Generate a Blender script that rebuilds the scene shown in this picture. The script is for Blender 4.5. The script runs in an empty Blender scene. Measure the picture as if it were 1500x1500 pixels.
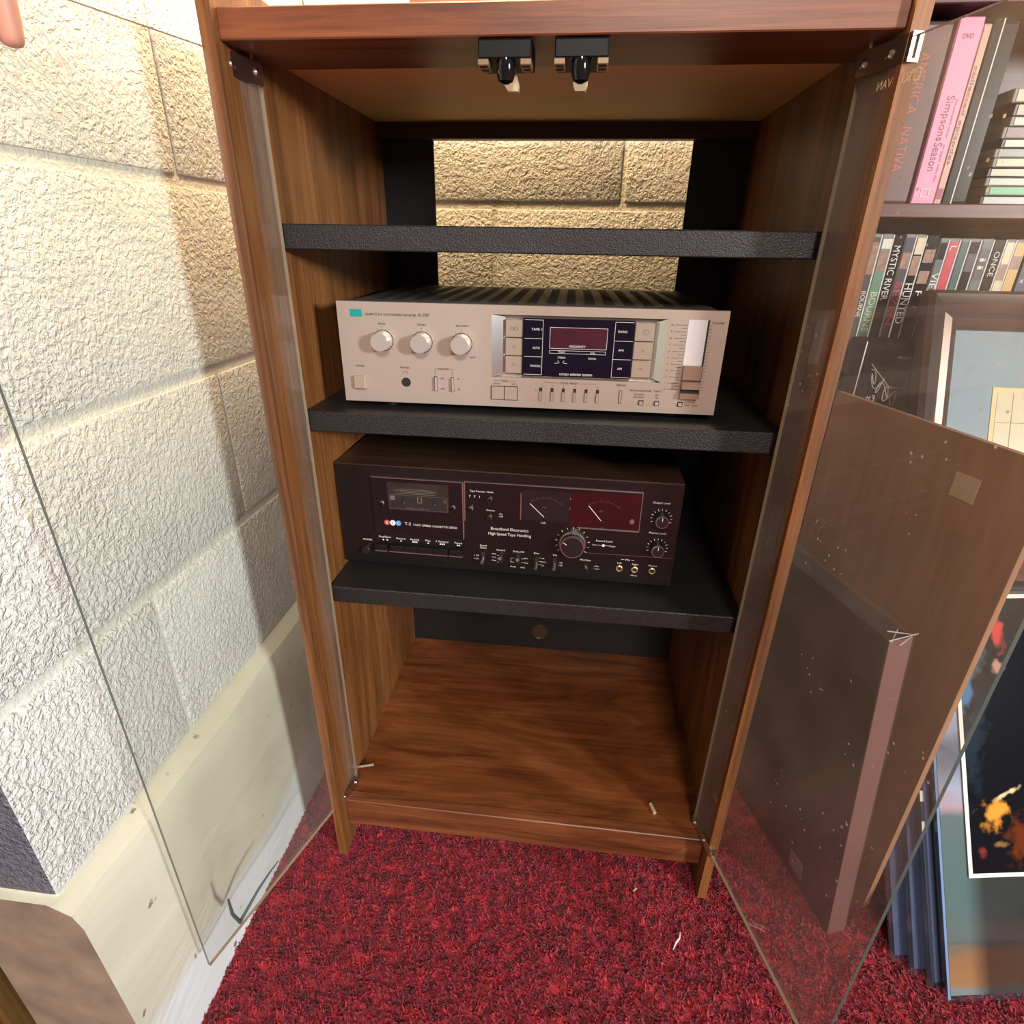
import bpy, bmesh, math, random
from mathutils import Vector, Matrix
import numpy as np

random.seed(7)
np.random.seed(7)
scn = bpy.context.scene
COL = scn.collection
PI = math.pi

# ------------------------------------------------------------------ camera
CAM_LOC = Vector((0.0419, -0.5642, 0.8841))
YAW, PITCH, ROLL, FPX = 0.1052, -0.4385, 0.0178, 842.95
fw = Vector((-math.sin(YAW) * math.cos(PITCH), math.cos(YAW) * math.cos(PITCH), math.sin(PITCH)))
r0 = Vector((math.cos(YAW), math.sin(YAW), 0))
u0 = r0.cross(fw)
rr = math.cos(ROLL) * r0 + math.sin(ROLL) * u0
uu = -math.sin(ROLL) * r0 + math.cos(ROLL) * u0
cd = bpy.data.cameras.new('camera')
cam = bpy.data.objects.new('camera', cd)
COL.objects.link(cam)
M = Matrix((rr, uu, -fw)).transposed().to_4x4()
M.translation = CAM_LOC
cam.matrix_world = M
cd.sensor_width = 36
cd.sensor_fit = 'HORIZONTAL'
cd.lens = FPX / 1500 * 36
cd.clip_start = 0.01
scn.camera = cam

# ------------------------------------------------------------------ light and exposure
w = bpy.data.worlds.new('room_light')
scn.world = w
w.use_nodes = True
w.node_tree.nodes['Background'].inputs[0].default_value = (1.0, 0.74, 0.54, 1)
w.node_tree.nodes['Background'].inputs[1].default_value = 0.15
scn.view_settings.view_transform = 'Standard'
scn.view_settings.look = 'None'
scn.view_settings.gamma = 1
scn.view_settings.use_curve_mapping = False
scn.view_settings.exposure = 0.0


def area_light(name, loc, target, size, power, color):
    l = bpy.data.lights.new(name, 'AREA')
    l.shape = 'RECTANGLE'
    l.size, l.size_y = size
    l.energy = power
    l.color = color
    o = bpy.data.objects.new(name, l)
    COL.objects.link(o)
    o.location = loc
    d = Vector(target) - Vector(loc)
    o.rotation_euler = d.to_track_quat('-Z', 'Y').to_euler()
    return o


# daylight window low on the right of the room, a room light behind the camera, a warm bulb above the back of the cabinet
area_light('window_daylight', (2.25, -1.86, 1.38), (-0.3, 0.1, 0.8), (0.26, 0.34), 112, (0.90, 0.97, 1.0))
area_light('room_lamp_light', (0.46, -2.7, 2.35), (0.0, 0.2, 0.5), (0.6, 0.5), 74, (1.0, 0.93, 0.85))
bl = bpy.data.lights.new('warm_bulb_light', 'POINT')
bl.energy = 40
bl.color = (1.0, 0.69, 0.36)
bl.shadow_soft_size = 0.045
blo = bpy.data.objects.new('warm_bulb_light', bl)
COL.objects.link(blo)
blo.location = (-0.15, 0.322, 1.58)


# ------------------------------------------------------------------ materials
def lin(r, g, b):
    def f(c):
        c /= 255.0
        return c / 12.92 if c <= 0.04045 else ((c + 0.055) / 1.055) ** 2.4
    return (f(r), f(g), f(b), 1)


def new_mat(name):
    m = bpy.data.materials.new(name)
    m.use_nodes = True
    nt = m.node_tree
    for n in list(nt.nodes):
        nt.nodes.remove(n)
    out = nt.nodes.new('ShaderNodeOutputMaterial')
    return m, nt, out


def N(nt, t, **kw):
    n = nt.nodes.new(t)
    for k, v in kw.items():
        if k in n.inputs:
            n.inputs[k].default_value = v
        else:
            setattr(n, k, v)
    return n


def plain(name, col, rough=0.5, metal=0.0, noise=0.06, nscale=60, bump=0.0, spec=0.5, coat=0.0):
    m, nt, out = new_mat(name)
    b = N(nt, 'ShaderNodeBsdfPrincipled')
    b.inputs['Roughness'].default_value = rough
    b.inputs['Metallic'].default_value = metal
    b.inputs['Specular IOR Level'].default_value = spec
    b.inputs['Coat Weight'].default_value = coat
    tc = N(nt, 'ShaderNodeTexCoord')
    nz = N(nt, 'ShaderNodeTexNoise', Scale=nscale, Detail=4.0)
    nt.links.new(tc.outputs['Object'], nz.inputs['Vector'])
    hs = N(nt, 'ShaderNodeMixRGB', blend_type='MULTIPLY')
    hs.inputs['Fac'].default_value = 1.0
    hs.inputs['Color1'].default_value = col
    mr = N(nt, 'ShaderNodeMapRange')
    mr.inputs['To Min'].default_value = 1 - noise * 2
    mr.inputs['To Max'].default_value = 1 + noise * 2
    nt.links.new(nz.outputs['Fac'], mr.inputs['Value'])
    nt.links.new(mr.outputs['Result'], hs.inputs['Color2'])
    nt.links.new(hs.outputs['Color'], b.inputs['Base Color'])
    if bump:
        bp = N(nt, 'ShaderNodeBump', Strength=bump, Distance=0.001)
        nt.links.new(nz.outputs['Fac'], bp.inputs['Height'])
        nt.links.new(bp.outputs['Normal'], b.inputs['Normal'])
    nt.links.new(b.outputs['BSDF'], out.inputs['Surface'])
    return m


def wood(name, stops, axis='z', scale=14, rough=0.42, streak=0.35, stretch=0.07, distort=1.5, coat=0.0):
    m, nt, out = new_mat(name)
    b = N(nt, 'ShaderNodeBsdfPrincipled')
    b.inputs['Roughness'].default_value = rough
    b.inputs['Coat Weight'].default_value = coat
    tc = N(nt, 'ShaderNodeTexCoord')
    mp = N(nt, 'ShaderNodeMapping')
    s = {'x': (stretch, 1, 1), 'y': (1, stretch, 1), 'z': (1, 1, stretch)}[axis]
    mp.inputs['Scale'].default_value = s
    nt.links.new(tc.outputs['Object'], mp.inputs['Vector'])
    n1 = N(nt, 'ShaderNodeTexNoise', Scale=scale, Detail=7.0, Roughness=0.62, Distortion=distort)
    nt.links.new(mp.outputs['Vector'], n1.inputs['Vector'])
    cr = N(nt, 'ShaderNodeValToRGB')
    el = cr.color_ramp.elements
    while len(el) < len(stops):
        el.new(0.5)
    for e, (p, c) in zip(el, stops):
        e.position = p
        e.color = lin(*c)
    nt.links.new(n1.outputs['Fac'], cr.inputs['Fac'])
    n2 = N(nt, 'ShaderNodeTexNoise', Scale=scale * 16, Detail=3.0, Roughness=0.6)
    mp2 = N(nt, 'ShaderNodeMapping')
    mp2.inputs['Scale'].default_value = tuple(0.035 if v == stretch else 1 for v in s)
    nt.links.new(tc.outputs['Object'], mp2.inputs['Vector'])
    nt.links.new(mp2.outputs['Vector'], n2.inputs['Vector'])
    mr = N(nt, 'ShaderNodeMapRange')
    mr.inputs['From Min'].default_value = 0.35
    mr.inputs['From Max'].default_value = 0.6
    mr.inputs['To Min'].default_value = 1 - streak
    mr.inputs['To Max'].default_value = 1.04
    nt.links.new(n2.outputs['Fac'], mr.inputs['Value'])
    mx = N(nt, 'ShaderNodeMixRGB', blend_type='MULTIPLY')
    mx.inputs['Fac'].default_value = 1
    nt.links.new(cr.outputs['Color'], mx.inputs['Color1'])
    nt.links.new(mr.outputs['Result'], mx.inputs['Color2'])
    nt.links.new(mx.outputs['Color'], b.inputs['Base Color'])
    bp = N(nt, 'ShaderNodeBump', Strength=0.12, Distance=0.0008)
    nt.links.new(n2.outputs['Fac'], bp.inputs['Height'])
    nt.links.new(bp.outputs['Normal'], b.inputs['Normal'])
    nt.links.new(b.outputs['BSDF'], out.inputs['Surface'])
    return m


def block_mat(name, col, relief=1.0):
    m, nt, out = new_mat(name)
    b = N(nt, 'ShaderNodeBsdfPrincipled')
    b.inputs['Roughness'].default_value = 0.55
    tc = N(nt, 'ShaderNodeTexCoord')
    oi = N(nt, 'ShaderNodeObjectInfo')
    ml = N(nt, 'ShaderNodeVectorMath', operation='MULTIPLY_ADD')
    cmb = N(nt, 'ShaderNodeCombineXYZ')
    for i in range(3):
        nt.links.new(oi.outputs['Random'], cmb.inputs[i])
    nt.links.new(cmb.outputs['Vector'], ml.inputs[0])
    ml.inputs[1].default_value = (7.3, 11.1, 5.7)
    nt.links.new(tc.outputs['Object'], ml.inputs[2])
    n1 = N(nt, 'ShaderNodeTexNoise', Scale=165.0, Detail=3.0, Roughness=0.55, Distortion=0.6)
    n2 = N(nt, 'ShaderNodeTexNoise', Scale=28.0, Detail=2.0)
    n3 = N(nt, 'ShaderNodeTexNoise', Scale=5.0, Detail=3.0)
    for n in (n1, n2, n3):
        nt.links.new(ml.outputs['Vector'], n.inputs['Vector'])
    # painted rough aggregate: rounded lumps with narrow pits
    cr = N(nt, 'ShaderNodeValToRGB')
    cr.color_ramp.interpolation = 'EASE'
    cr.color_ramp.elements[0].position = 0.34
    cr.color_ramp.elements[1].position = 0.66
    nt.links.new(n1.outputs['Fac'], cr.inputs['Fac'])
    # how rough the face is varies from block to block and across each
    mr = N(nt, 'ShaderNodeMapRange')
    mr.inputs['From Min'].default_value = 0.3
    mr.inputs['From Max'].default_value = 0.7
    mr.inputs['To Min'].default_value = 0.0012 * relief
    mr.inputs['To Max'].default_value = 0.0036 * relief
    nt.links.new(n3.outputs['Fac'], mr.inputs['Value'])
    hm = N(nt, 'ShaderNodeMath', operation='MULTIPLY')
    nt.links.new(cr.outputs['Color'], hm.inputs[0])
    nt.links.new(mr.outputs['Result'], hm.inputs[1])
    h2 = N(nt, 'ShaderNodeMath', operation='MULTIPLY')
    nt.links.new(n2.outputs['Fac'], h2.inputs[0])
    h2.inputs[1].default_value = 0.004
    ha = N(nt, 'ShaderNodeMath', operation='ADD')
    nt.links.new(hm.outputs[0], ha.inputs[0])
    nt.links.new(h2.outputs[0], ha.inputs[1])
    bp = N(nt, 'ShaderNodeBump', Strength=0.8, Distance=1.0)
    nt.links.new(ha.outputs[0], bp.inputs['Height'])
    nt.links.new(bp.outputs['Normal'], b.inputs['Normal'])
    mc = N(nt, 'ShaderNodeMixRGB', blend_type='MIX')
    mc.inputs['Color1'].default_value = col
    mc.inputs['Color2'].default_value = tuple(c * 0.86 for c in col[:3]) + (1,)
    nt.links.new(n3.outputs['Fac'], mc.inputs['Fac'])
    nt.links.new(mc.outputs['Color'], b.inputs['Base Color'])
    nt.links.new(b.outputs['BSDF'], out.inputs['Surface'])
    return m


def glass_mat(name, tint, dust=0.03, specks=0.0, gloss=1.0, dustcol=(0.8, 0.78, 0.72, 1)):
    m, nt, out = new_mat(name)
    tr = N(nt, 'ShaderNodeBsdfTransparent')
    tr.inputs['Color'].default_value = tint
    gl = N(nt, 'ShaderNodeBsdfGlossy')
    gl.inputs['Roughness'].default_value = 0.0
    fr = N(nt, 'ShaderNodeFresnel', IOR=1.45)
    gm = N(nt, 'ShaderNodeNewGeometry')
    io = N(nt, 'ShaderNodeMapRange')          # the node inverts the index on back faces; undo it so both faces of the pane match
    io.inputs['To Min'].default_value = 1.45
    io.inputs['To Max'].default_value = 1 / 1.45
    nt.links.new(gm.outputs['Backfacing'], io.inputs['Value'])
    nt.links.new(io.outputs[0], fr.inputs['IOR'])
    fm = N(nt, 'ShaderNodeMath', operation='MULTIPLY')
    fm.inputs[1].default_value = gloss
    nt.links.new(fr.outputs[0], fm.inputs[0])
    mx = N(nt, 'ShaderNodeMixShader')
    nt.links.new(fm.outputs[0], mx.inputs[0])
    nt.links.new(tr.outputs[0], mx.inputs[1])
    nt.links.new(gl.outputs[0], mx.inputs[2])
    df = N(nt, 'ShaderNodeBsdfDiffuse')
    df.inputs['Color'].default_value = dustcol
    tc = N(nt, 'ShaderNodeTexCoord')
    nz = N(nt, 'ShaderNodeTexNoise', Scale=9.0, Detail=5.0)
    nt.links.new(tc.outputs['Object'], nz.inputs['Vector'])
    dm = N(nt, 'ShaderNodeMath', operation='MULTIPLY')
    dm.inputs[1].default_value = dust * 2
    nt.links.new(nz.outputs['Fac'], dm.inputs[0])
    fac = dm.outputs[0]
    if specks:
        vo = N(nt, 'ShaderNodeTexVoronoi', Scale=75.0)
        nt.links.new(tc.outputs['Object'], vo.inputs['Vector'])
        lt = N(nt, 'ShaderNodeMath', operation='LESS_THAN')
        lt.inputs[1].default_value = 0.095
        nt.links.new(vo.outputs['Distance'], lt.inputs[0])
        n2 = N(nt, 'ShaderNodeTexNoise', Scale=11.0, Detail=1.0)
        nt.links.new(tc.outputs['Object'], n2.inputs['Vector'])
        gt = N(nt, 'ShaderNodeMath', operation='GREATER_THAN')
        gt.inputs[1].default_value = 0.585
        nt.links.new(n2.outputs['Fac'], gt.inputs[0])
        mu = N(nt, 'ShaderNodeMath', operation='MULTIPLY')
        nt.links.new(lt.outputs[0], mu.inputs[0])
        nt.links.new(gt.outputs[0], mu.inputs[1])
        m3 = N(nt, 'ShaderNodeMath', operation='MULTIPLY_ADD')
        nt.links.new(mu.outputs[0], m3.inputs[0])
        m3.inputs[1].default_value = specks
        nt.links.new(dm.outputs[0], m3.inputs[2])
        fac = m3.outputs[0]
    mx2 = N(nt, 'ShaderNodeMixShader')
    nt.links.new(fac, mx2.inputs[0])
    nt.links.new(mx.outputs[0], mx2.inputs[1])
    nt.links.new(df.outputs[0], mx2.inputs[2])
    nt.links.new(mx2.outputs[0], out.inputs['Surface'])
    return m


def carpet_mat(name):
    m, nt, out = new_mat(name)
    b = N(nt, 'ShaderNodeBsdfPrincipled')
    b.inputs['Roughness'].default_value = 0.75
    b.inputs['Sheen Weight'].default_value = 0.25
    tc = N(nt, 'ShaderNodeTexCoord')
    n1 = N(nt, 'ShaderNodeTexNoise', Scale=60.0, Detail=4.0, Roughness=0.65)
    nt.links.new(tc.outputs['Object'], n1.inputs['Vector'])
    cr = N(nt, 'ShaderNodeValToRGB')
    cr.color_ramp.elements[0].position = 0.32
    cr.color_ramp.elements[0].color = lin(84, 2, 20)
    cr.color_ramp.elements[1].position = 0.72
    cr.color_ramp.elements[1].color = lin(198, 40, 50)
    e = cr.color_ramp.elements.new(0.52)
    e.color = lin(142, 13, 35)
    nt.links.new(n1.outputs['Fac'], cr.inputs['Fac'])
    nt.links.new(cr.outputs['Color'], b.inputs['Base Color'])
    nt.links.new(b.outputs['BSDF'], out.inputs['Surface'])
    return m


WOOD_STOPS = [(0.22, (56, 31, 15)), (0.40, (107, 64, 31)), (0.58, (140, 87, 45)), (0.78, (164, 108, 61))]
RED_STOPS = [(0.25, (64, 31, 17)), (0.45, (108, 57, 32)), (0.6, (128, 71, 41)), (0.8, (148, 88, 55))]
M_woodv = wood('walnut_laminate_vertical', WOOD_STOPS, 'z', 15)
M_wood_r = wood('cherry_laminate_rail', RED_STOPS, 'x', 18, streak=0.2, distort=3.0)
M_floor_w = wood('walnut_laminate_floor', [(0.2, (52, 24, 12)), (0.42, (104, 54, 26)), (0.58, (132, 74, 38)), (0.8, (156, 94, 54))], 'x', 11, streak=0.25, stretch=0.22, distort=2.2, rough=0.36)
M_ceil = plain('tan_board', lin(232, 188, 126), 0.6, noise=0.04, nscale=20)
M_darkrail = wood('dark_walnut', [(0.3, (44, 22, 12)), (0.7, (80, 42, 24))], 'x', 20)
M_blk = plain('black_textured_laminate', lin(33, 30, 30), 0.42, noise=0.25, nscale=700, bump=0.9)
M_back = plain('black_hardboard', lin(27, 24, 25), 0.5, noise=0.1)
M_brass = plain('brown_plug', lin(74, 54, 42), 0.35, metal=0.3)
M_chrome = plain('chrome', lin(215, 213, 208), 0.22, metal=1.0, noise=0.02)
M_pin = plain('steel_pin', lin(220, 215, 205), 0.3, metal=0.8, noise=0.02)
M_blkpl = plain('black_plastic', lin(13, 11, 11), 0.5, noise=0.03, spec=0.25)
M_blkgl = plain('glossy_black_plastic', lin(20, 18, 20), 0.08, noise=0.02)
M_beige = plain('beige_nylon', lin(196, 170, 132), 0.4, noise=0.03)
M_ear = plain('brown_steel', lin(132, 106, 80), 0.4, metal=0.3, noise=0.03)
M_gl = glass_mat('clear_door_glass', (0.965, 0.975, 0.955, 1), dust=0.03)
M_gr = glass_mat('dusty_shaded_door_glass', (0.90, 0.875, 0.845, 1), dust=0.07, specks=0.6, dustcol=(0.75, 0.66, 0.58, 1))  # dust specks on the pane; darker tint stands in for shade beyond
M_gedge = plain('dark_glass_edge', lin(66, 76, 70), 0.15, noise=0.02)
M_gedge2 = plain('pale_glass_edge', lin(150, 132, 108), 0.15, noise=0.02)
M_gold = plain('cream_print', lin(252, 228, 184), 0.45, noise=0.02)
M_mark = plain('tick_grey', lin(70, 78, 76), 0.6, noise=0.02)
M_block = block_mat('cream_painted_block', lin(231, 229, 222))
M_blockend = block_mat('grey_block_end', lin(108, 108, 118))  # darker grey for the end faces of the left wall blocks
M_mortar = block_mat('painted_mortar', lin(230, 226, 214), 0.35)
M_jamb = wood('brown_jamb', [(0.3, (70, 48, 20)), (0.7, (110, 78, 38))], 'z', 12)
M_carpet = carpet_mat('deep_red_carpet')
M_silver = plain('brushed_silver', lin(194, 177, 163), 0.38, metal=0.5, noise=0.02, nscale=200)
M_silver2 = plain('knob_silver', lin(216, 206, 196), 0.28, metal=0.6, noise=0.01)
M_btn = plain('champagne_button', lin(174, 156, 140), 0.4, metal=0.3, noise=0.02)
M_ink = plain('dark_ink', lin(52, 42, 40), 0.6, noise=0.02)
M_white = plain('white_print', lin(226, 220, 214), 0.6, noise=0.02)
M_teal = plain('teal_badge', lin(24, 140, 136), 0.4, noise=0.03)
M_disp = plain('black_display_window', lin(20, 15, 32), 0.06, noise=0.02)
M_dispi = plain('display_plum_reflection', lin(72, 34, 46), 0.08, noise=0.2, nscale=40)  # plum tone is a red reflection painted into the display
M_case = plain('grey_metal_case', lin(92, 82, 74), 0.45, metal=0.2, noise=0.04)
M_slotd = plain('dark_slot', lin(30, 26, 26), 0.7, noise=0.02)
M_slotw = plain('pale_slot_plate', lin(212, 206, 206), 0.4, noise=0.02)
M_brownk = plain('bronze_slider', lin(150, 122, 104), 0.35, metal=0.3, noise=0.03)
M_vinyl = wood('walnut_vinyl', [(0.25, (42, 26, 18)), (0.5, (66, 43, 30)), (0.75, (86, 58, 42))], 'x', 16, rough=0.4)
M_deck = plain('black_anodised_panel', lin(21, 17, 18), 0.32, noise=0.05, nscale=90)
M_deck2 = plain('black_gloss_panel', lin(20, 17, 19), 0.12, noise=0.03)
M_tapew = plain('smoked_cassette_window', lin(46, 40, 37), 0.15, noise=0.25, nscale=70)
M_meter = plain('dark_meter_face', lin(30, 27, 28), 0.2, noise=0.05)
M_meter_refl = plain('meter_face_red_reflection', lin(48, 9, 15), 0.12, noise=0.3, nscale=14)  # red of the right meter is a carpet reflection put into the colour
M_alu = plain('aluminium_trim', lin(190, 178, 168), 0.3, metal=0.9, noise=0.03)
M_gunk = plain('dark_knob', lin(46, 37, 39), 0.3, metal=0.3, noise=0.03)
M_goldring = plain('brass_ring', lin(206, 170, 124), 0.3, metal=0.7, noise=0.03)
M_redb = plain('red_badge', lin(190, 70, 60), 0.5)
M_blueb = plain('blue_badge', lin(80, 140, 190), 0.5)
M_bcase = wood('dark_cherry_bookcase', [(0.25, (62, 34, 30)), (0.5, (98, 58, 50)), (0.75, (118, 74, 64))], 'x', 14, rough=0.38)


# ------------------------------------------------------------------ mesh helpers
class MB:
    def __init__(self):
        self.v, self.f, self.m = [], [], []

    def add(self, vs, fs, mi=0):
        o = len(self.v)
        self.v += [tuple(p) for p in vs]
        self.f += [tuple(i + o for i in f) for f in fs]
        self.m += [mi] * len(fs)
        return self

    def box(self, x0, x1, y0, y1, z0, z1, mi=0, T=None, b=0.0):
        if b > 0:
            b = min(b, 0.45 * min(abs(x1 - x0), abs(y1 - y0), abs(z1 - z0)))
            bm = bmesh.new()
            bmesh.ops.create_cube(bm, size=1)
            for v in bm.verts:
                v.co = Vector(((x0 + x1) / 2 + v.co.x * (x1 - x0), (y0 + y1) / 2 + v.co.y * (y1 - y0), (z0 + z1) / 2 + v.co.z * (z1 - z0)))
            bmesh.ops.bevel(bm, geom=list(bm.edges), offset=b, segments=1, affect='EDGES', profile=0.5)
            bm.verts.index_update()
            vs = [v.co.copy() for v in bm.verts]
            fs = [[v.index for v in f.verts] for f in bm.faces]
            bm.free()
        else:
            vs = [Vector((x, y, z)) for z in (z0, z1) for y in (y0, y1) for x in (x0, x1)]
            fs = [(0, 2, 3, 1), (4, 5, 7, 6), (0, 1, 5, 4), (2, 6, 7, 3), (0, 4, 6, 2), (1, 3, 7, 5)]
        if T:
            vs = [T @ v for v in vs]
        return self.add(vs, fs, mi)

    def lathe(self, prof, n=24, T=None, mi=0, caps=True):
        """prof: list of (radius, height along local +Z)"""
        vs, fs = [], []
        for r, h in prof:
            for k in range(n):
                a = 2 * PI * k / n
                vs.append(Vector((r * math.cos(a), r * math.sin(a), h)))
        for i in range(len(prof) - 1):
            for k in range(n):
                a, b_ = i * n + k, i * n + (k + 1) % n
                fs.append((a, b_, b_ + n, a + n))
        if caps:
            fs.append(tuple(range(n - 1, -1, -1)))
            fs.append(tuple((len(prof) - 1) * n + k for k in range(n)))
        if T:
            vs = [T @ v for v in vs]
        return self.add(vs, fs, mi)

    def tube(self, pts, r, n=8, mi=0):
        pts = [Vector(p) for p in pts]
        vs, fs = [], []
        up = Vector((0.13, 0.37, 0.92)).normalized()
        for i, p in enumerate(pts):
            t = (pts[min(i + 1, len(pts) - 1)] - pts[max(i - 1, 0)]).normalized()
            a = t.cross(up).normalized()
            c = t.cross(a)
            rad = r[i] if isinstance(r, (list, tuple)) else r
            for k in range(n):
                q = 2 * PI * k / n
                vs.append(p + rad * (math.cos(q) * a + math.sin(q) * c))
        for i in range(len(pts) - 1):
            for k in range(n):
                a, b_ = i * n + k, i * n + (k + 1) % n
                fs.append((a, b_, b_ + n, a + n))
        fs.append(tuple(range(n - 1, -1, -1)))
        fs.append(tuple((len(pts) - 1) * n + k for k in range(n)))
        return self.add(vs, fs, mi)

    def prism(self, poly, fn, d0, d1, mi=0):
        """poly: 2-D outline; fn(a, b, d) -> point"""
        n = len(poly)
        vs = [Vector(fn(a, b_, d0)) for a, b_ in poly] + [Vector(fn(a, b_, d1)) for a, b_ in poly]
        fs = [tuple(range(n - 1, -1, -1)), tuple(range(n, 2 * n))]
        fs += [(i, (i + 1) % n, n + (i + 1) % n, n + i) for i in range(n)]
        return self.add(vs, fs, mi)

    def ring(self, o, i, fn, d0, d1, mi=0):
        """plate with a rectangular hole: o, i = (a0, a1, b0, b1) outer and inner; fn(a, b, d) -> point"""
        c = lambda q: [(q[0], q[2]), (q[1], q[2]), (q[1], q[3]), (q[0], q[3])]
        vs = [Vector(fn(a, b_, d)) for d in (d0, d1) for q in (o, i) for a, b_ in c(q)]
        fs = []
        for k in range(4):
            n_ = (k + 1) % 4
            fs += [(k, n_, 4 + n_, 4 + k), (8 + k, 12 + k, 12 + n_, 8 + n_), (k, 8 + k, 8 + n_, n_), (4 + k, 4 + n_, 12 + n_, 12 + k)]
        return self.add(vs, fs, mi)

    def text(self, s, T, h, width=None, mi=0, align='C'):
        vs, fs, wd = text_geo(s)
        sx = sy = h / 0.70
        if width:
            sx = width / max(wd, 1e-6)
        off = {'C': -wd / 2, 'L': 0, 'R': -wd}[align]
        pts = [T @ Vector(((x + off) * sx, y * sy - h / 2, 0)) for x, y in vs]
        return self.add(pts, fs, mi)

    def mesh(self, name, mats, smooth=False):
        me = bpy.data.meshes.new(name)
        me.from_pydata([tuple(v) for v in self.v], [], self.f)
        for mm in (mats if isinstance(mats, (list, tuple)) else [mats]):
            me.materials.append(mm)
        me.polygons.foreach_set('material_index', self.m)
        bm = bmesh.new()
        bm.from_mesh(me)
        bmesh.ops.recalc_face_normals(bm, faces=bm.faces)
        bm.to_mesh(me)
        bm.free()
        if smooth:
            me.polygons.foreach_set('use_smooth', [True] * len(me.polygons))
            me.set_sharp_from_angle(angle=0.6)
        me.update()
        return me

    def obj(self, name, mats, parent=None, smooth=False, loc=None):
        o = bpy.data.objects.new(name, self.mesh(name, mats, smooth))
        COL.objects.link(o)
        if parent:
            o.parent = parent
        if loc:
            o.location = loc
        return o


_tc = {}


def text_geo(s):
    if s in _tc:
        return _tc[s]
    cu = bpy.data.curves.new('t', 'FONT')
    cu.body = s
    cu.size = 1.0
    cu.resolution_u = 3
    ob = bpy.data.objects.new('t', cu)
    me = bpy.data.meshes.new_from_object(ob)
    vs = [(v.co.x, v.co.y) for v in me.vertices]
    fs = [tuple(p.vertices) for p in me.polygons]
    x0 = min([v[0] for v in vs] or [0])
    x1 = max([v[0] for v in vs] or [1])
    vs = [(x - x0, y) for x, y in vs]
    bpy.data.objects.remove(ob)
    bpy.data.curves.remove(cu)
    bpy.data.meshes.remove(me)
    _tc[s] = (vs, fs, x1 - x0)
    return _tc[s]


def empty(name, loc=(0, 0, 0), rz=0.0):
    o = bpy.data.objects.new(name, None)
    o.empty_display_size = 0.05
    COL.objects.link(o)
    o.location = loc
    o.rotation_euler = (0, 0, rz)
    return o


def tag(o, label=None, cat=None, group=None, kind=None):
    if label:
        o['label'] = label
    if cat:
        o['category'] = cat
    if group:
        o['group'] = group
    if kind:
        o['kind'] = kind
    return o


def TL(origin, xa, ya, za):
    m = Matrix((Vector(xa), Vector(ya), Vector(za))).transposed().to_4x4()
    m.translation = Vector(origin)
    return m


# ================================================================== the setting
XW, YB, XBASE, YEND = -0.400, 0.500, -0.373, -0.287
H = 2.24
MB().box(-2.2, 3.0, -4.0, 0.62, -0.06, -0.004).obj('floor', M_carpet)['kind'] = 'structure'

JZ = [0.939 - 0.2035 * k for k in range(0, 4)]           # bed joints that show: .939 .7355 .532 .3285
courses = [JZ[3] + 0.2035 * k for k in range(10)]         # bottoms of courses
_bm = {}


def block(L, Hh, D, name='block', end=False):
    key = (round(L, 4), round(Hh, 4), round(D, 4), end)
    if key not in _bm:
        bm = bmesh.new()
        bmesh.ops.create_cube(bm, size=1)
        for v in bm.verts:
            v.co = Vector((v.co.x * D, v.co.y * L, v.co.z * Hh))
        bmesh.ops.bevel(bm, geom=list(bm.edges), offset=0.005, segments=2, affect='EDGES', profile=0.6)
        me = bpy.data.meshes.new(name)
        bm.to_mesh(me)
        bm.free()
        me.polygons.foreach_set('use_smooth', [True] * len(me.polygons))
        me.set_sharp_from_angle(angle=0.9)
        me.materials.append(M_block)
        if end:
            me.materials.append(M_blockend)
            for p_ in me.polygons:
                if p_.normal.y < -0.6:
                    p_.material_index = 1
        _bm[key] = me
    return _bm[key]


def rows(lo, hi, j0, pitch=0.4):
    """cut [lo,hi] at j0 + k*pitch"""
    cuts = [lo]
    k = math.ceil((lo - j0) / pitch - 1e-6)
    while j0 + k * pitch < hi - 1e-6:
        c = j0 + k * pitch
        if c > lo + 0.02 and c < hi - 0.02:
            cuts.append(c)
        k += 1
    return cuts + [hi]


# left wall: mortar core and one object per concrete block
wl = MB().box(-0.500, XW - 0.0035, YEND + 0.006, YB + 0.1, 0.30, H).obj('wall_left', M_mortar)
tag(wl, kind='structure')
for i, zb in enumerate(courses):
    if zb > H - 0.1:
        break
    j0 = 0.113 if i % 2 == 1 else -0.082
    if i == 2:
        j0 = -0.165
    cs = rows(YEND, YB, j0)
    for a, b_ in zip(cs[:-1], cs[1:]):
        L, Hh, D = b_ - a - 0.004, 0.2035 - 0.0115, 0.11
        o = bpy.data.objects.new('block', block(L, Hh, D, 'block', a == YEND))
        COL.objects.link(o)
        o.parent = wl
        o.location = (XW - D / 2, (a + b_) / 2, zb + 0.1018)
# back wall
wb = MB().box(-0.40, 2.2, YB + 0.0035, YB + 0.1, 0.0, H).obj('wall_back', M_mortar)
tag(wb, kind='structure')
for i, zb in enumerate([JZ[3] - 0.2035] + courses):
    if zb > H - 0.1:
        break
    j0 = 0.098 if i % 2 == 0 else -0.108
    cs = rows(XW, 2.2, j0)
    for a, b_ in zip(cs[:-1], cs[1:]):
        L, Hh, D = b_ - a - 0.007, 0.2035 - 0.012, 0.09
        o = bpy.data.objects.new('block', block(L, Hh, D))
        COL.objects.link(o)
        o.parent = wb
        o.rotation_euler = (0, 0, -PI / 2)
        o.location = ((a + b_) / 2, YB + D / 2, zb + 0.1018)


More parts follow.
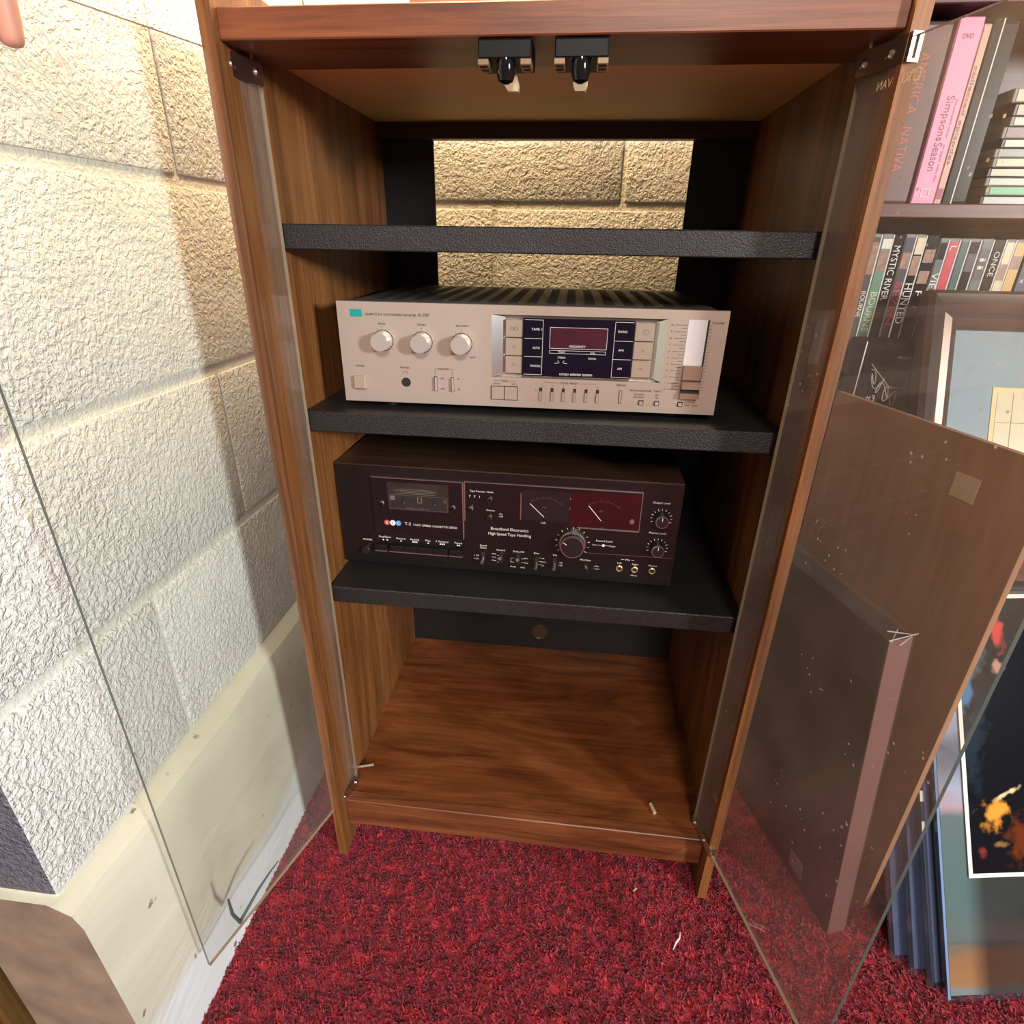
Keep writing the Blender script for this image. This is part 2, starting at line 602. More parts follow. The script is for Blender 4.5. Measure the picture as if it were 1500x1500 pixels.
# parged concrete foot of the left wall, standing a little proud of the blocks
def base_mat():
    m, nt, out = new_mat('cream_parged_concrete')
    b = N(nt, 'ShaderNodeBsdfPrincipled')
    b.inputs['Roughness'].default_value = 0.5
    tc = N(nt, 'ShaderNodeTexCoord')
    n1 = N(nt, 'ShaderNodeTexNoise', Scale=7.0, Detail=6.0, Distortion=1.0)
    mp = N(nt, 'ShaderNodeMapping')
    mp.inputs['Scale'].default_value = (1, 0.6, 1.6)
    nt.links.new(tc.outputs['Object'], mp.inputs['Vector'])
    nt.links.new(mp.outputs['Vector'], n1.inputs['Vector'])
    cr = N(nt, 'ShaderNodeValToRGB')
    cr.color_ramp.elements[0].position = 0.3
    cr.color_ramp.elements[0].color = lin(208, 200, 178)
    cr.color_ramp.elements[1].position = 0.7
    cr.color_ramp.elements[1].color = lin(224, 217, 196)
    nt.links.new(n1.outputs['Fac'], cr.inputs['Fac'])
    # a strip of newer white paint along the floor, its edge wandering
    sp = N(nt, 'ShaderNodeSeparateXYZ')
    nt.links.new(tc.outputs['Object'], sp.inputs[0])
    ma = N(nt, 'ShaderNodeMath', operation='MULTIPLY_ADD')
    nt.links.new(n1.outputs['Fac'], ma.inputs[0])
    ma.inputs[1].default_value = 0.09
    nt.links.new(sp.outputs['Z'], ma.inputs[2])
    lt = N(nt, 'ShaderNodeMapRange')
    lt.inputs['From Min'].default_value = 0.125
    lt.inputs['From Max'].default_value = 0.145
    lt.inputs['To Min'].default_value = 1
    lt.inputs['To Max'].default_value = 0
    nt.links.new(ma.outputs[0], lt.inputs['Value'])
    mx = N(nt, 'ShaderNodeMixRGB')
    nt.links.new(lt.outputs[0], mx.inputs['Fac'])
    nt.links.new(cr.outputs['Color'], mx.inputs['Color1'])
    mx.inputs['Color2'].default_value = lin(226, 226, 226)
    # scuffs
    n2 = N(nt, 'ShaderNodeTexNoise', Scale=38.0, Detail=4.0)
    nt.links.new(tc.outputs['Object'], n2.inputs['Vector'])
    sc = N(nt, 'ShaderNodeMapRange')
    sc.inputs['From Min'].default_value = 0.70
    sc.inputs['From Max'].default_value = 0.74
    nt.links.new(n2.outputs['Fac'], sc.inputs['Value'])
    mx2 = N(nt, 'ShaderNodeMixRGB')
    nt.links.new(sc.outputs[0], mx2.inputs['Fac'])
    nt.links.new(mx.outputs['Color'], mx2.inputs['Color1'])
    mx2.inputs['Color2'].default_value = lin(120, 112, 104)
    nt.links.new(mx2.outputs['Color'], b.inputs['Base Color'])
    bp = N(nt, 'ShaderNodeBump', Strength=0.7, Distance=0.006)
    nt.links.new(n1.outputs['Fac'], bp.inputs['Height'])
    nt.links.new(bp.outputs['Normal'], b.inputs['Normal'])
    nt.links.new(b.outputs['BSDF'], out.inputs['Surface'])
    return m


prof = [(-0.5, -0.01), (XBASE + 0.002, -0.01), (XBASE, 0.02), (XBASE - 0.001, 0.12), (XBASE - 0.003, 0.25), (XBASE - 0.004, 0.300),
        (XBASE - 0.010, 0.318), (XW - 0.004, 0.331), (-0.5, 0.331)]
bs = MB()
ny = 22
ring = []
for k in range(ny + 1):
    y = YEND - 0.004 + (YB + 0.002 - YEND + 0.004) * k / ny
    for (x, z) in prof:
        j = 0.0022 * math.sin(17 * y + 9 * z) + 0.0016 * math.sin(41 * y + 3) if x > -0.49 and z > 0 else 0
        ring.append((x + j, y, z))
n = len(prof)
fs = [(k * n + i, k * n + (i + 1) % n, (k + 1) * n + (i + 1) % n, (k + 1) * n + i) for k in range(ny) for i in range(n)]
bs.add(ring, fs)
bs.add(ring[:n], [tuple(range(n))], 1)
bs.add(ring[-n:], [tuple(range(n - 1, -1, -1))], 1)
M_base_end = plain('brown_base_end', lin(140, 120, 102), 0.7, noise=0.3, nscale=22, bump=0.8)  # browner tone on the two end faces of the wall foot
tag(bs.obj('baseboard_left', [base_mat(), M_base_end], None, True), kind='structure')
tj = MB().box(-0.62, -0.507, YEND - 0.02, -0.10, -0.01, 2.1, b=0.004).obj('trim_1', M_jamb)
tag(tj, kind='structure')

# carpet pile
NB = 215000
px = np.random.uniform(-0.40, 1.45, NB)
py = np.random.uniform(-0.85, 0.13, NB)
keep = (px > XBASE + 0.001)
px, py = px[keep], py[keep]
nb = len(px)
hh = np.random.uniform(0.003, 0.008, nb)
ang = np.random.uniform(0, 2 * PI, nb)
wid = np.random.uniform(0.0006, 0.0014, nb)
tx, ty = np.cos(ang) * wid, np.sin(ang) * wid
la = np.random.uniform(0, 2 * PI, nb)
lx, ly = np.cos(la) * hh * 0.9, np.sin(la) * hh * 0.9
V = np.zeros((nb, 5, 3))
V[:, 0] = np.stack([px - tx, py - ty, np.full(nb, -0.0045)], 1)
V[:, 1] = np.stack([px + tx, py + ty, np.full(nb, -0.0045)], 1)
V[:, 2] = np.stack([px + tx + lx * .45, py + ty + ly * .45, -0.0045 + hh * 0.7], 1)
V[:, 3] = np.stack([px - tx + lx * .45, py - ty + ly * .45, -0.0045 + hh * 0.7], 1)
V[:, 4] = np.stack([px + lx, py + ly, -0.0045 + hh], 1)
me = bpy.data.meshes.new('carpet_pile')
base = np.arange(nb)[:, None] * 5
quads = base + np.array([0, 1, 2, 3])
tris = base + np.array([3, 2, 4])
loops = np.concatenate([quads, tris], 1).ravel()
me.vertices.add(nb * 5)
me.vertices.foreach_set('co', V.ravel())
me.loops.add(nb * 7)
me.loops.foreach_set('vertex_index', loops.astype(np.int32))
me.polygons.add(nb * 2)
ls = np.stack([np.arange(nb) * 7, np.arange(nb) * 7 + 4], 1).ravel()
me.polygons.foreach_set('loop_start', ls.astype(np.int32))
me.materials.append(M_carpet)
me.update(calc_edges=True)
me.validate()
cp = bpy.data.objects.new('carpet_pile', me)
COL.objects.link(cp)
tag(cp, 'deep red plush carpet pile covering the floor', 'carpet', kind='stuff')

# ================================================================== the cabinet
W_, T_ = 0.2834, 0.0123
IN = W_ - T_
DB = 0.4294
ZF = 0.098
cab = empty('stereo_cabinet')
tag(cab, 'tall walnut laminate stereo cabinet with black shelves and open glass doors', 'cabinet')
panel = [(0, 0), (0.045, 0), (0.078, 0.036), (0.352, 0.036), (0.385, 0), (DB, 0), (DB, 1.085), (0, 1.085)]
for s in (-1, 1):
    MB().prism(panel, lambda a, b_, d: (d, a, b_), s * W_, s * IN).obj('side_panel', M_woodv, cab)
MB().box(-IN, IN, 0.100, DB, 1.0400, 1.0552).obj('top_panel', M_ceil, cab)
MB().box(-IN, IN, 0.0075, 0.100, 1.0330, 1.0552, b=0.001).obj('front_rail', M_wood_r, cab)
MB().box(-IN, IN, 0.410, DB - 0.0005, 1.0190, 1.0400).obj('back_rail', M_darkrail, cab)
OA, OB, OZ0, OZ1 = -0.1914, 0.1891, 0.735, 1.0205
bko = MB().ring((-IN - 0.006, IN + 0.006, 0.062, 1.05), (OA, OB, OZ0, OZ1), lambda a, b_, d: (a, d, b_), DB, DB + 0.004).obj('back_panel', M_back, cab)
MB().lathe([(0.0185, 0), (0.0185, 0.0012), (0.0165, 0.002), (0.0155, 0.0012)], 28, TL((0.0, DB, 0.141), (1, 0, 0), (0, 0, 1), (0, -1, 0))).obj('cable_hole_plug', M_brass, bko, True)
for zt in (0.8977, 0.7014, 0.4602):
    MB().box(-IN + 0.0006, IN - 0.0006, 0.0638, DB - 0.002, zt - 0.0242, zt, b=0.0012).obj('shelf', M_blk, cab)
MB().box(-IN, IN, 0.0395, DB, 0.080, ZF).obj('bottom_panel', M_floor_w, cab)
MB().box(-IN, IN, 0.0215, 0.0395, 0.0459, ZF + 0.0006, b=0.0012).obj('toe_rail', M_wood_r, cab)
MB().tube([(-IN - 0.002, 0.079, 0.1035), (-0.246, 0.083, 0.1085)], 0.0022, 10).obj('shelf_peg', M_pin, cab, True)
MB().tube([(0.198, 0.072, ZF + 0.003), (0.203, 0.056, ZF + 0.003)], 0.0028, 10).obj('shelf_peg', M_beige, cab, True)
for x, lean in ((-0.032, 0.005), (0.0305, 0.0)):
    c = MB()
    c.box(x - 0.0215, x + 0.0215, 0.012, 0.060, 1.0195, 1.0335, b=0.001)
    co = c.obj('touch_catch', M_blkpl, cab)
    for s in (-1, 1):
        MB().box(x + s * 0.0175 - 0.0045, x + s * 0.0175 + 0.0045, 0.012, 0.036, 1.0150, 1.0195, b=0.0006).obj('slotted_ear', M_ear, co)
        for yy in (0.017, 0.028):
            MB().box(x + s * 0.0175 - 0.003, x + s * 0.0175 + 0.003, yy - 0.0014, yy + 0.0022, 1.0147, 1.0151).obj('slot', M_slotd, co)
    # chrome-capped roller and the pale tongue that hangs behind it
    MB().lathe([(0.002, -0.013), (0.0062, -0.011), (0.0078, -0.006), (0.0078, 0.006), (0.0062, 0.011), (0.002, 0.013)], 20,
               TL((x + lean * 0.1, 0.020, 1.0165), (1, 0, 0), (0, 1, 0), (0, 0, 1))).obj('plunger', M_blkgl, co, True)
    MB().prism([(-0.0062, 0.018), (0.0062, 0.018), (0.0062, 0.004), (0.0042, 0.0), (-0.0042, 0.0), (-0.0062, 0.004)],
               lambda a, b_, d, x=x, lean=lean: (x + a + lean * (1 - b_ / 0.018), d, 1.0020 + b_), 0.036, 0.044).obj('tongue', M_beige, co)

# glass doors swung open past ninety degrees
GL, GT, GZ0, GZ1 = 0.284, 0.004, 0.1005, 1.027


def glass_door(P, d, n, mat, edgemat, freemat):
    """P hinge-side foot, d along the pane outwards, n towards the camera side"""
    P, d, n = Vector(P), Vector(d).normalized(), Vector(n).normalized()
    T = TL((P.x, P.y, 0), d, n, (0, 0, 1))
    g = MB()
    y0, y1 = -GT, 0.0
    vs = [T @ Vector((x, y, z)) for z in (GZ0, GZ1) for y in (y0, y1) for x in (0, GL)]
    g.add(vs, [(0, 1, 5, 4), (2, 6, 7, 3)], 0)
    g.add(vs, [(0, 4, 6, 2), (0, 2, 3, 1), (4, 5, 7, 6)], 1)
    g.add(vs, [(1, 3, 7, 5)], 2)
    o = g.obj('glass_door', [mat, edgemat, freemat], cab)
    for zc, hgt in ((GZ1 - 0.0070, 0.0185), (GZ0 + 0.0062, 0.0150)):
        h = MB()
        z0, z1 = zc - hgt / 2, zc + hgt / 2
        h.box(0.000, 0.052, 0.0006, 0.0024, z0, z1, 0, T, b=0.0006)
        h.box(0.000, 0.052, -GT - 0.0024, -GT - 0.0006, z0, z1, 0, T, b=0.0006)
        h.ring((-GT - 0.0026, 0.0026, z0, z1), (-GT + 0.0006, -0.0006, z0 + 0.0022, z1 - 0.0022), lambda a, b_, d: T @ Vector((d, a, b_)), 0.0505, 0.0565)
        clip = h.obj('hinge_clip', M_chrome, o)
        for xs in (0.0075, 0.036):
            MB().lathe([(0.0036, 0), (0.0036, 0.001), (0.0022, 0.0022)], 16, T @ TL((xs, 0.0024, zc), (1, 0, 0), (0, 0, -1), (0, 1, 0))).obj('hinge_screw', M_chrome, o, True)
        MB().lathe([(0.0022, 0), (0.0022, 0.006)], 12, T @ Matrix.Translation((0.0075, -GT / 2, z1 - 0.001 if zc > 0.5 else z0 - 0.005))).obj('hinge_pin', M_chrome, o, True)
    return o, T


gdl, TGL = glass_door((-0.263, 0.056, 0), (-0.288, -0.958, 0), (0.958, -0.288, 0), M_gl, M_gedge2, M_gedge)
tag(gdl, 'clear glass door with dark free edge')
gdr, TGR = glass_door((0.259, 0.051, 0), (0.282, -0.960, 0), (-0.960, -0.282, 0), M_gr, M_gedge2, M_gedge)
tag(gdr, 'dusty glass door with mirrored brand lettering')
# brand printed on the outer face of the right door, so it reads mirrored from here
# mirror: text runs from the free end to the hinge with its glyphs reversed
lg2 = MB()
for ch, h, s0, wdt in (("O", 0.0092, 0.0715, 0.0068), ("'", 0.0080, 0.0640, 0.0016), ("SULLIVAN", 0.0062, 0.0622, 0.0345)):
    lg2.text(ch, TGR @ TL((s0, 0.0004, 1.0010), (-1, 0, 0), (0, 0, 1), (0, 1, 0)), h, wdt, 0, 'L')
lg2.obj('brand_lettering', M_gold, gdr)['kind'] = 'stuff'
MB().tube([TGL @ Vector(p) for p in ((0.243, 0.0006, 0.166), (0.2435, 0.0006, 0.138), (0.2375, 0.0006, 0.112), (0.225, 0.0006, 0.118), (0.205, 0.0006, 0.127), (0.185, 0.0006, 0.132), (0.168, 0.0006, 0.134))],
          [0.0012, 0.0021, 0.0026, 0.0022, 0.0018, 0.0014, 0.0008], 6).obj('tick_line', M_mark, gdl)  # dark tick-shaped line across the pane


# ================================================================== receiver
def face_T(u, v, wd=0.0):
    return TL((u / 1000, -wd / 1000, v / 1000), (1, 0, 0), (0, 0, 1), (0, -1, 0))


def fbox(mb, u0, u1, v0, v1, w0, w1, mi=0, b=0.0):
    return mb.box(u0 / 1000, u1 / 1000, -w1 / 1000, -w0 / 1000, v0 / 1000, v1 / 1000, mi, None, b / 1000)


def ftext(mb, s, u, v, h, width=None, wd=0.35, align='C', mi=0):
    return mb.text(s, face_T(u, v, wd), h / 1000, width / 1000 if width else None, mi, align)


def fline(mb, u0, v0, u1, v1, t=0.4, wd=0.35, mi=0):
    du, dv = u1 - u0, v1 - v0
    L = math.hypot(du, dv)
    nx, ny_ = -dv / L * t / 2, du / L * t / 2
    pts = [(u0 + nx, v0 + ny_), (u0 - nx, v0 - ny_), (u1 - nx, v1 - ny_), (u1 + nx, v1 + ny_)]
    return mb.add([(a / 1000, -wd / 1000, b_ / 1000) for a, b_ in pts], [(0, 1, 2, 3)], mi)


def fdisc(mb, u, v, prof, n=28, mi=0, caps=True):
    return mb.lathe([(r / 1000, h / 1000) for r, h in prof], n, face_T(u, v), mi, caps)


def frect(mb, u0, v0, u1, v1, t=0.4, wd=0.35, mi=0):
    fline(mb, u0, v0, u1, v0, t, wd, mi)
    fline(mb, u1, v0, u1, v1, t, wd, mi)
    fline(mb, u1, v1, u0, v1, t, wd, mi)
    fline(mb, u0, v1, u0, v0, t, wd, mi)


rec = empty('stereo_receiver', (-0.2295, 0.0912, 0.7094 - 0.008), 0.0144)
tag(rec, 'silver stereo receiver with black tuner window and volume slider on middle shelf', 'receiver')
sub = empty  # noqa
RZ = 8.0      # feet height: face starts 8 mm above the shelf
FR = lambda v: v * 0.985 + RZ


def R_(mb_fn):
    return mb_fn


def build(name, mat, fn, parent, smooth=False):
    m_ = MB()
    fn(m_)
    # shift up by the feet
    m_.v = [(x, y, z * 0.985 + RZ / 1000) for (x, y, z) in m_.v]
    return m_.obj(name, mat, parent, smooth)


def face_plate(m_):
    m_.ring((0, 0.430, 0, 0.114), (0.1756, 0.367, 0.0348, 0.1042), lambda a, b_, d: (a, d, b_), 0.0, 0.008)


fp = build('front_panel', M_silver, face_plate, rec)
build('case', M_case, lambda m_: fbox(m_, 6, 424, 1, 112.5, -300, -8, b=1.5), rec)


for k in range(17):
    u = 30 + k * 22.6
    build('vent_slot', M_slotd, lambda m_: m_.box(u / 1000, (u + 11) / 1000, 0.040, 0.270, 0.1122, 0.1132), rec)
for u in (45, 385):
    for d in (30, 270):
        MB().lathe([(0.014, 0), (0.014, 0.0085)], 20, Matrix.Translation((u / 1000, d / 1000, 0))).obj('foot', M_blkpl, rec, True)
build('brand_badge', M_teal, lambda m_: fbox(m_, 15.4, 28.8, 97.6, 105.7, 0, 0.5), rec)
# tone knobs
for u, v in ((51, 72.0), (96.3, 71.4), (141.7, 71.2)):
    k = build('tone_knob', M_silver2, lambda m_: fdisc(m_, u, v, [(11.2, 0), (11.2, 1.2), (10.6, 1.2), (10.3, 15.5), (9.6, 16.6), (0.2, 16.6)], 36), rec, True)
    build('knob_skirt', M_slotd, lambda m_: fdisc(m_, u, v, [(12.0, 0), (12.0, 0.4)], 36), k)
build('power_button', M_btn, lambda m_: fbox(m_, 13.5, 27.5, 15.6, 30.8, 0, 5, b=0.8), rec)
build('headphone_jack', M_slotd, lambda m_: fdisc(m_, 75, 24.7, [(5.4, 0), (5.4, 0.6), (4.6, 0.6), (4.2, 0.1)], 24), rec, True)
for u in (110.2, 130.0):
    k = build('speaker_switch', M_silver2, lambda m_: fbox(m_, u - 0.6, u + 1.4, 16.2, 32.2, 0, 4, b=0.4), rec)
    build('slot', M_slotd, lambda m_: fbox(m_, u - 1.8, u + 1.8, 15.6, 32.8, 0, 0.3), k)
for u0_, u1_ in ((175.8, 190.0), (190.8, 205.2)):
    build('tuning_button', M_btn, lambda m_: fbox(m_, u0_, u1_, 8.8, 23.8, 0, 2.2, b=0.5), rec)
build('tuning_button_surround', M_slotd, lambda m_: fbox(m_, 175.0, 206.0, 8.0, 24.6, 0, 0.25), rec)
# tuner window recess: mirror-bright bevels, button columns, black glass
def recess(m_):
    fbox(m_, 175.6, 367, 34.8, 104.2, -9, -8)


build('window_recess', M_silver2, recess, rec)


for quad in (((175.6, 104.2, 0), (175.6, 34.8, 0), (190, 38, -7.8), (190, 101, -7.8)), ((367, 104.2, 0), (356, 100, -7.8), (356, 39, -7.8), (367, 34.8, 0))):
    build('window_bevel', M_chrome, lambda m_: m_.add([(u / 1000, -w_ / 1000, v / 1000) for u, v, w_ in quad], [(0, 1, 2, 3)]), rec)
build('tuner_glass', M_disp, lambda m_: fbox(m_, 210.5, 332.3, 37.2, 101.0, -8, -1.0, b=0.6), rec)
build('frequency_display', M_dispi, lambda m_: fbox(m_, 240.8, 303.3, 69.4, 91.8, -1.0, -0.8), rec)
for u0_, u1_ in ((190.8, 210.0), (333.0, 354.0)):
    for k in range(3):
        v0_ = 39.2 + k * 20.2
        build('selector_button', M_btn, lambda m_: fbox(m_, u0_, u1_, v0_, v0_ + 19.2, -8, -3.2, b=0.6), rec)
# presets, memory, small buttons
for i in range(6):
    u = 232.6 + 12.94 * i
    k = build('preset_key', M_btn, lambda m_: fbox(m_, u - 1.4, u + 1.4, 9.2, 20.0, 0, 2.0, b=0.3), rec)
    build('slot', M_slotd, lambda m_: fbox(m_, u - 1.7, u + 1.7, 8.8, 24.4, 0, 0.3), k)
k = build('memory_key', M_btn, lambda m_: fbox(m_, 322.0, 324.6, 9.6, 24.0, 0, 1.2, b=0.3), rec)
build('slot', M_slotd, lambda m_: fbox(m_, 321.5, 325.1, 9.1, 24.5, 0, 0.3), k)
for u in (347.2, 364.7, 391.0):
    k = build('push_button', M_silver2, lambda m_: fbox(m_, u - 2.2, u + 2.0, 9.2, 13.2, 0, 2.5, b=0.4), rec)
    build('slot', M_slotd, lambda m_: fbox(m_, u - 2.9, u + 2.9, 8.4, 14.2, 0, 0.3), k)
# volume slider
build('volume_slot', M_slotw, lambda m_: fbox(m_, 388.2, 409.4, 18.6, 104.2, 0, 0.5), rec)
build('volume_slot_edge', M_slotd, lambda m_: fbox(m_, 408.2, 410.2, 18.6, 104.2, 0, 0.8), rec)


def slider(m_):
    prof_s = [(18.8, 0.5), (18.8, 6.0), (25, 6.0), (25, 3.5), (30, 3.5), (30.6, 9.5), (38.4, 9.5), (39, 3.5), (40.2, 3.5), (40.2, 6.0), (55.6, 6.0), (55.6, 0.5)]
    m_.prism(prof_s, lambda a, b_, d: (d / 1000, -b_ / 1000, a / 1000), 388.6, 408.4)


sl = build('volume_slider', M_brownk, slider, rec)
build('slider_groove', M_slotd, lambda m_: fbox(m_, 388.5, 408.5, 39.0, 40.2, 3.5, 4.0), sl)
build('slider_groove', M_slotd, lambda m_: fbox(m_, 388.5, 408.5, 25.0, 30.0, 3.5, 3.8), sl)


def rec_ink(m_):
    ftext(m_, 'QUARTZ PLL SYNTHESIZER RECEIVER', 32.2, 100.6, 2.4, 59, align='L')
    ftext(m_, 'R-707', 93.6, 101.0, 3.6, 12, align='L')
    for s, u, v, wdt in (('BASS', 51, 90.6, 8), ('TREBLE', 96.5, 90.6, 11), ('BALANCE', 142.5, 90.8, 14), ('RIGHT', 154, 56.2, 7),
                         ('POWER', 21.5, 42, 10), ('PHONES', 74.4, 41.8, 11), ('SPEAKERS', 119.8, 41.8, 14), ('TUNING', 190.3, 30.6, 9),
                         ('< DOWN', 181.2, 27.2, 9), ('UP >', 202.2, 27.2, 6), ('FM/AM  PRESET', 265, 30.5, 20), ('MEMORY', 323.5, 30.5, 11),
                         ('FM MUTING/MODE', 345.4, 25.2, 24), ('TAPE 2', 364.7, 25.2, 9), ('ON AUTO', 344.5, 20.8, 11), ('OFF MONO', 344, 17.6, 12),
                         ('OFF', 364.2, 20.8, 4), ('ON', 364.2, 17.6, 3.4), ('LOUDNESS', 401.5, 13.9, 12), ('OFF   ON', 403, 10.4, 14), ('VOLUME', 419.0, 101.5, 13),
                         ('- ON', 116.8, 30.6, 6), ('- OFF', 117.2, 18.5, 7), ('- A', 136.0, 30.8, 5), ('- B', 136.0, 18.7, 5)):
        ftext(m_, s, u, v, 2.1, wdt)
    for i in range(6):
        ftext(m_, str(i + 1), 232.6 + 12.94 * i, 27.2, 1.8)
    ftext(m_, 'A', 227.0, 21.5, 1.8)
    for (u, v) in ((51, 72.0), (96.3, 71.4), (141.7, 71.2)):
        for j in range(11):
            a = math.radians(-135 + 27 * j)
            r1, r2 = 13.6, 14.8 if j != 5 else 16.2
            fline(m_, u + r1 * math.sin(a), v + r1 * math.cos(a), u + r2 * math.sin(a), v + r2 * math.cos(a), 0.4)
    for j in range(21):
        v = 98.6 - j * 3.52
        L = 13.5 if j % 2 == 0 else 7
        fline(m_, 387.2 - L + 1.0, v, 387.2, v, 0.35)
        fline(m_, 411.0, v, 413.6, v, 0.35)
    for j in range(11):
        ftext(m_, str(10 - j), 371.5, 98.6 - j * 7.04, 1.9)
    fline(m_, 109.8, 41.5, 112.0, 41.5, 0.3)
    fline(m_, 109.8, 41.5, 109.8, 34, 0.3)
    fline(m_, 127.6, 41.5, 129.8, 41.5, 0.3)
    fline(m_, 129.8, 41.5, 129.8, 34, 0.3)
    fline(m_, 178, 30.6, 184, 30.6, 0.3)
    fline(m_, 196.5, 30.6, 203, 30.6, 0.3)
    fline(m_, 236, 30.5, 253, 30.5, 0.3)
    fline(m_, 277, 30.5, 296, 30.5, 0.3)
    pts = [(71.5 + 3.2 * (1 - math.cos(t)), 34.8 + 2.6 * math.sin(t)) for t in [PI * q / 8 for q in range(9)]]
    for a, b_ in zip(pts[:-1], pts[1:]):
        fline(m_, *a, *b_, 0.4)


build('panel_lettering', M_ink, rec_ink, rec)['kind'] = 'stuff'


def rec_white(m_):
    wd = -0.75
    for (u, lst) in ((222.6, ('TAPE 1', 'AUTO', 'MANUAL')), (321.6, ('PHONO', 'FM', 'AM'))):
        for k, s in enumerate(lst):
            ftext(m_, s, u + (3 if u < 300 else -2), 89.4 - 20.2 * k, 2.6, {2: 5}.get(len(s), 2.0 * len(s)), wd)
    for u0_, u1_ in ((212.4, 232.6), (311.2, 331.2)):
        for k in range(4):
            fline(m_, u0_, 99.4 - 20.1 * k, u1_, 99.4 - 20.1 * k, 0.4, wd)
    fline(m_, 232.6, 99.4, 232.6, 39.1, 0.4, wd)
    fline(m_, 311.2, 99.4, 311.2, 39.1, 0.4, wd)
    frect(m_, 240.6, 69.2, 303.4, 92.0, 0.4, wd)
    frect(m_, 240.6, 63.8, 303.0, 67.0, 0.35, wd)
    ftext(m_, 'FREQUENCY', 271.5, 71.9, 2.6, 18, wd)
    ftext(m_, 'PRESET', 254.5, 65.4, 1.8, 8, wd)
    ftext(m_, 'kHz', 288.7, 65.4, 1.8, 5, wd)
    ftext(m_, 'STEREO', 254.5, 59.2, 2.0, 9, wd)
    ftext(m_, 'SIGNAL', 288.7, 59.2, 2.0, 9, wd)
    ftext(m_, 'compu selector system', 271.3, 41.0, 3.4, 37, wd)
    for a in (-38, 0, 38):
        s_, c_ = math.sin(math.radians(a)), math.cos(math.radians(a))
        if a:
            fline(m_, 254 + 3 * s_, 51 + 3 * c_, 254 + 6 * s_, 51 + 6 * c_, 0.5, wd)
    fline(m_, 247, 52.8, 251, 52.8, 0.4, wd)
    fline(m_, 257, 52.8, 261, 52.8, 0.4, wd)


build('window_lettering', M_white, rec_white, rec)['kind'] = 'stuff'


def btn_marks(m_):
    wd = -3.0
    for k in range(3):
        v = 39.2 + 20.2 * k + 9.6
        if k == 2:
            for du in (-2, 2):
                pts = [(200.4 + du + 1.8 * math.cos(t), v + 1.8 * math.sin(t)) for t in [2 * PI * q / 10 for q in range(11)]]
                for a, b_ in zip(pts[:-1], pts[1:]):
                    fline(m_, *a, *b_, 0.35, wd)
            pts = [(345 + 2.8 * math.cos(t), v + 2.8 * math.sin(t)) for t in [2 * PI * q / 12 for q in range(13)]]
            for a, b_ in zip(pts[:-1], pts[1:]):
                fline(m_, *a, *b_, 0.35, wd)
        else:
            fline(m_, 198.2, v - 1.5, 200.4, v + 1.8, 0.35, wd)
            fline(m_, 202.6, v - 1.5, 200.4, v + 1.8, 0.35, wd)
            fline(m_, 341, v, 343, v + 1.2, 0.35, wd)
            fline(m_, 343, v + 1.2, 345.5, v - 1.2, 0.35, wd)


build('button_symbols', M_ink, btn_marks, rec)['kind'] = 'stuff'

# ================================================================== cassette deck
deck = empty('cassette_deck', (-0.2695, 0.1214, 0.4602), -0.0179)
tag(deck, 'black two speed cassette deck in walnut case on lowest black shelf', 'cassette deck')


def buildd(name, mat, fn, parent=deck, smooth=False):
    m_ = MB()
    fn(m_)
    m_.v = [(x * 1.011, y, z * 1.018 + 0.0075) for (x, y, z) in m_.v]
    return m_.obj(name, mat, parent, smooth)


buildd('case', M_vinyl, lambda m_: fbox(m_, 0, 450, 0, 146, -275, -1.5, b=1.0))
buildd('front_panel', M_deck, lambda m_: fbox(m_, 1.5, 448.5, 1.0, 144.5, -4, 0, b=0.6))
for u in (40, 410):
    for d in (30, 245):
        MB().lathe([(0.013, 0), (0.013, 0.0085)], 18, Matrix.Translation((u / 1000, d / 1000, 0))).obj('foot', M_blkpl, deck, True)
dd = buildd('cassette_door', M_deck2, lambda m_: fbox(m_, 50, 172, 50, 130.5, 0, 3.5, b=0.6))
buildd('cassette_window', M_tapew, lambda m_: fbox(m_, 72, 154, 87, 126, 3.5, 4.0), dd)


for u in (95.8, 137.4):
    buildd('reel_hub', M_slotd, lambda m_: fdisc(m_, u, 101.7, [(6.0, 4.0), (6.0, 4.6), (3.4, 4.6), (3.2, 6.2), (0.2, 6.4)], 20), dd, True)
    buildd('reel_pin', M_alu, lambda m_: fbox(m_, u - 2.2, u, 98.2, 99.6, 5.8, 6.6), dd)


def tape_print(m_):
    wd = 4.2
    fbox(m_, 75.5, 81.5, 101, 107, 4.0, 4.2)
    fbox(m_, 112, 113, 99, 107, 4.0, 4.2)
    fbox(m_, 117, 118, 99, 107, 4.0, 4.2)
    fbox(m_, 112, 118, 98.4, 99, 4.0, 4.2)
    frect(m_, 74.5, 88.5, 152, 108.5, 0.3, wd)
    for k, (a, b_) in enumerate(((84, 136), (90, 134), (82, 138), (88, 132))):
        fline(m_, a, 111 + k * 2.0, b_, 111 + k * 2.0, 0.6, wd)
    ftext(m_, 'B', 149, 103, 4, 2.4, wd)
    ftext(m_, 'STEREO CASSETTE', 112, 90.4, 1.6, 30, wd)


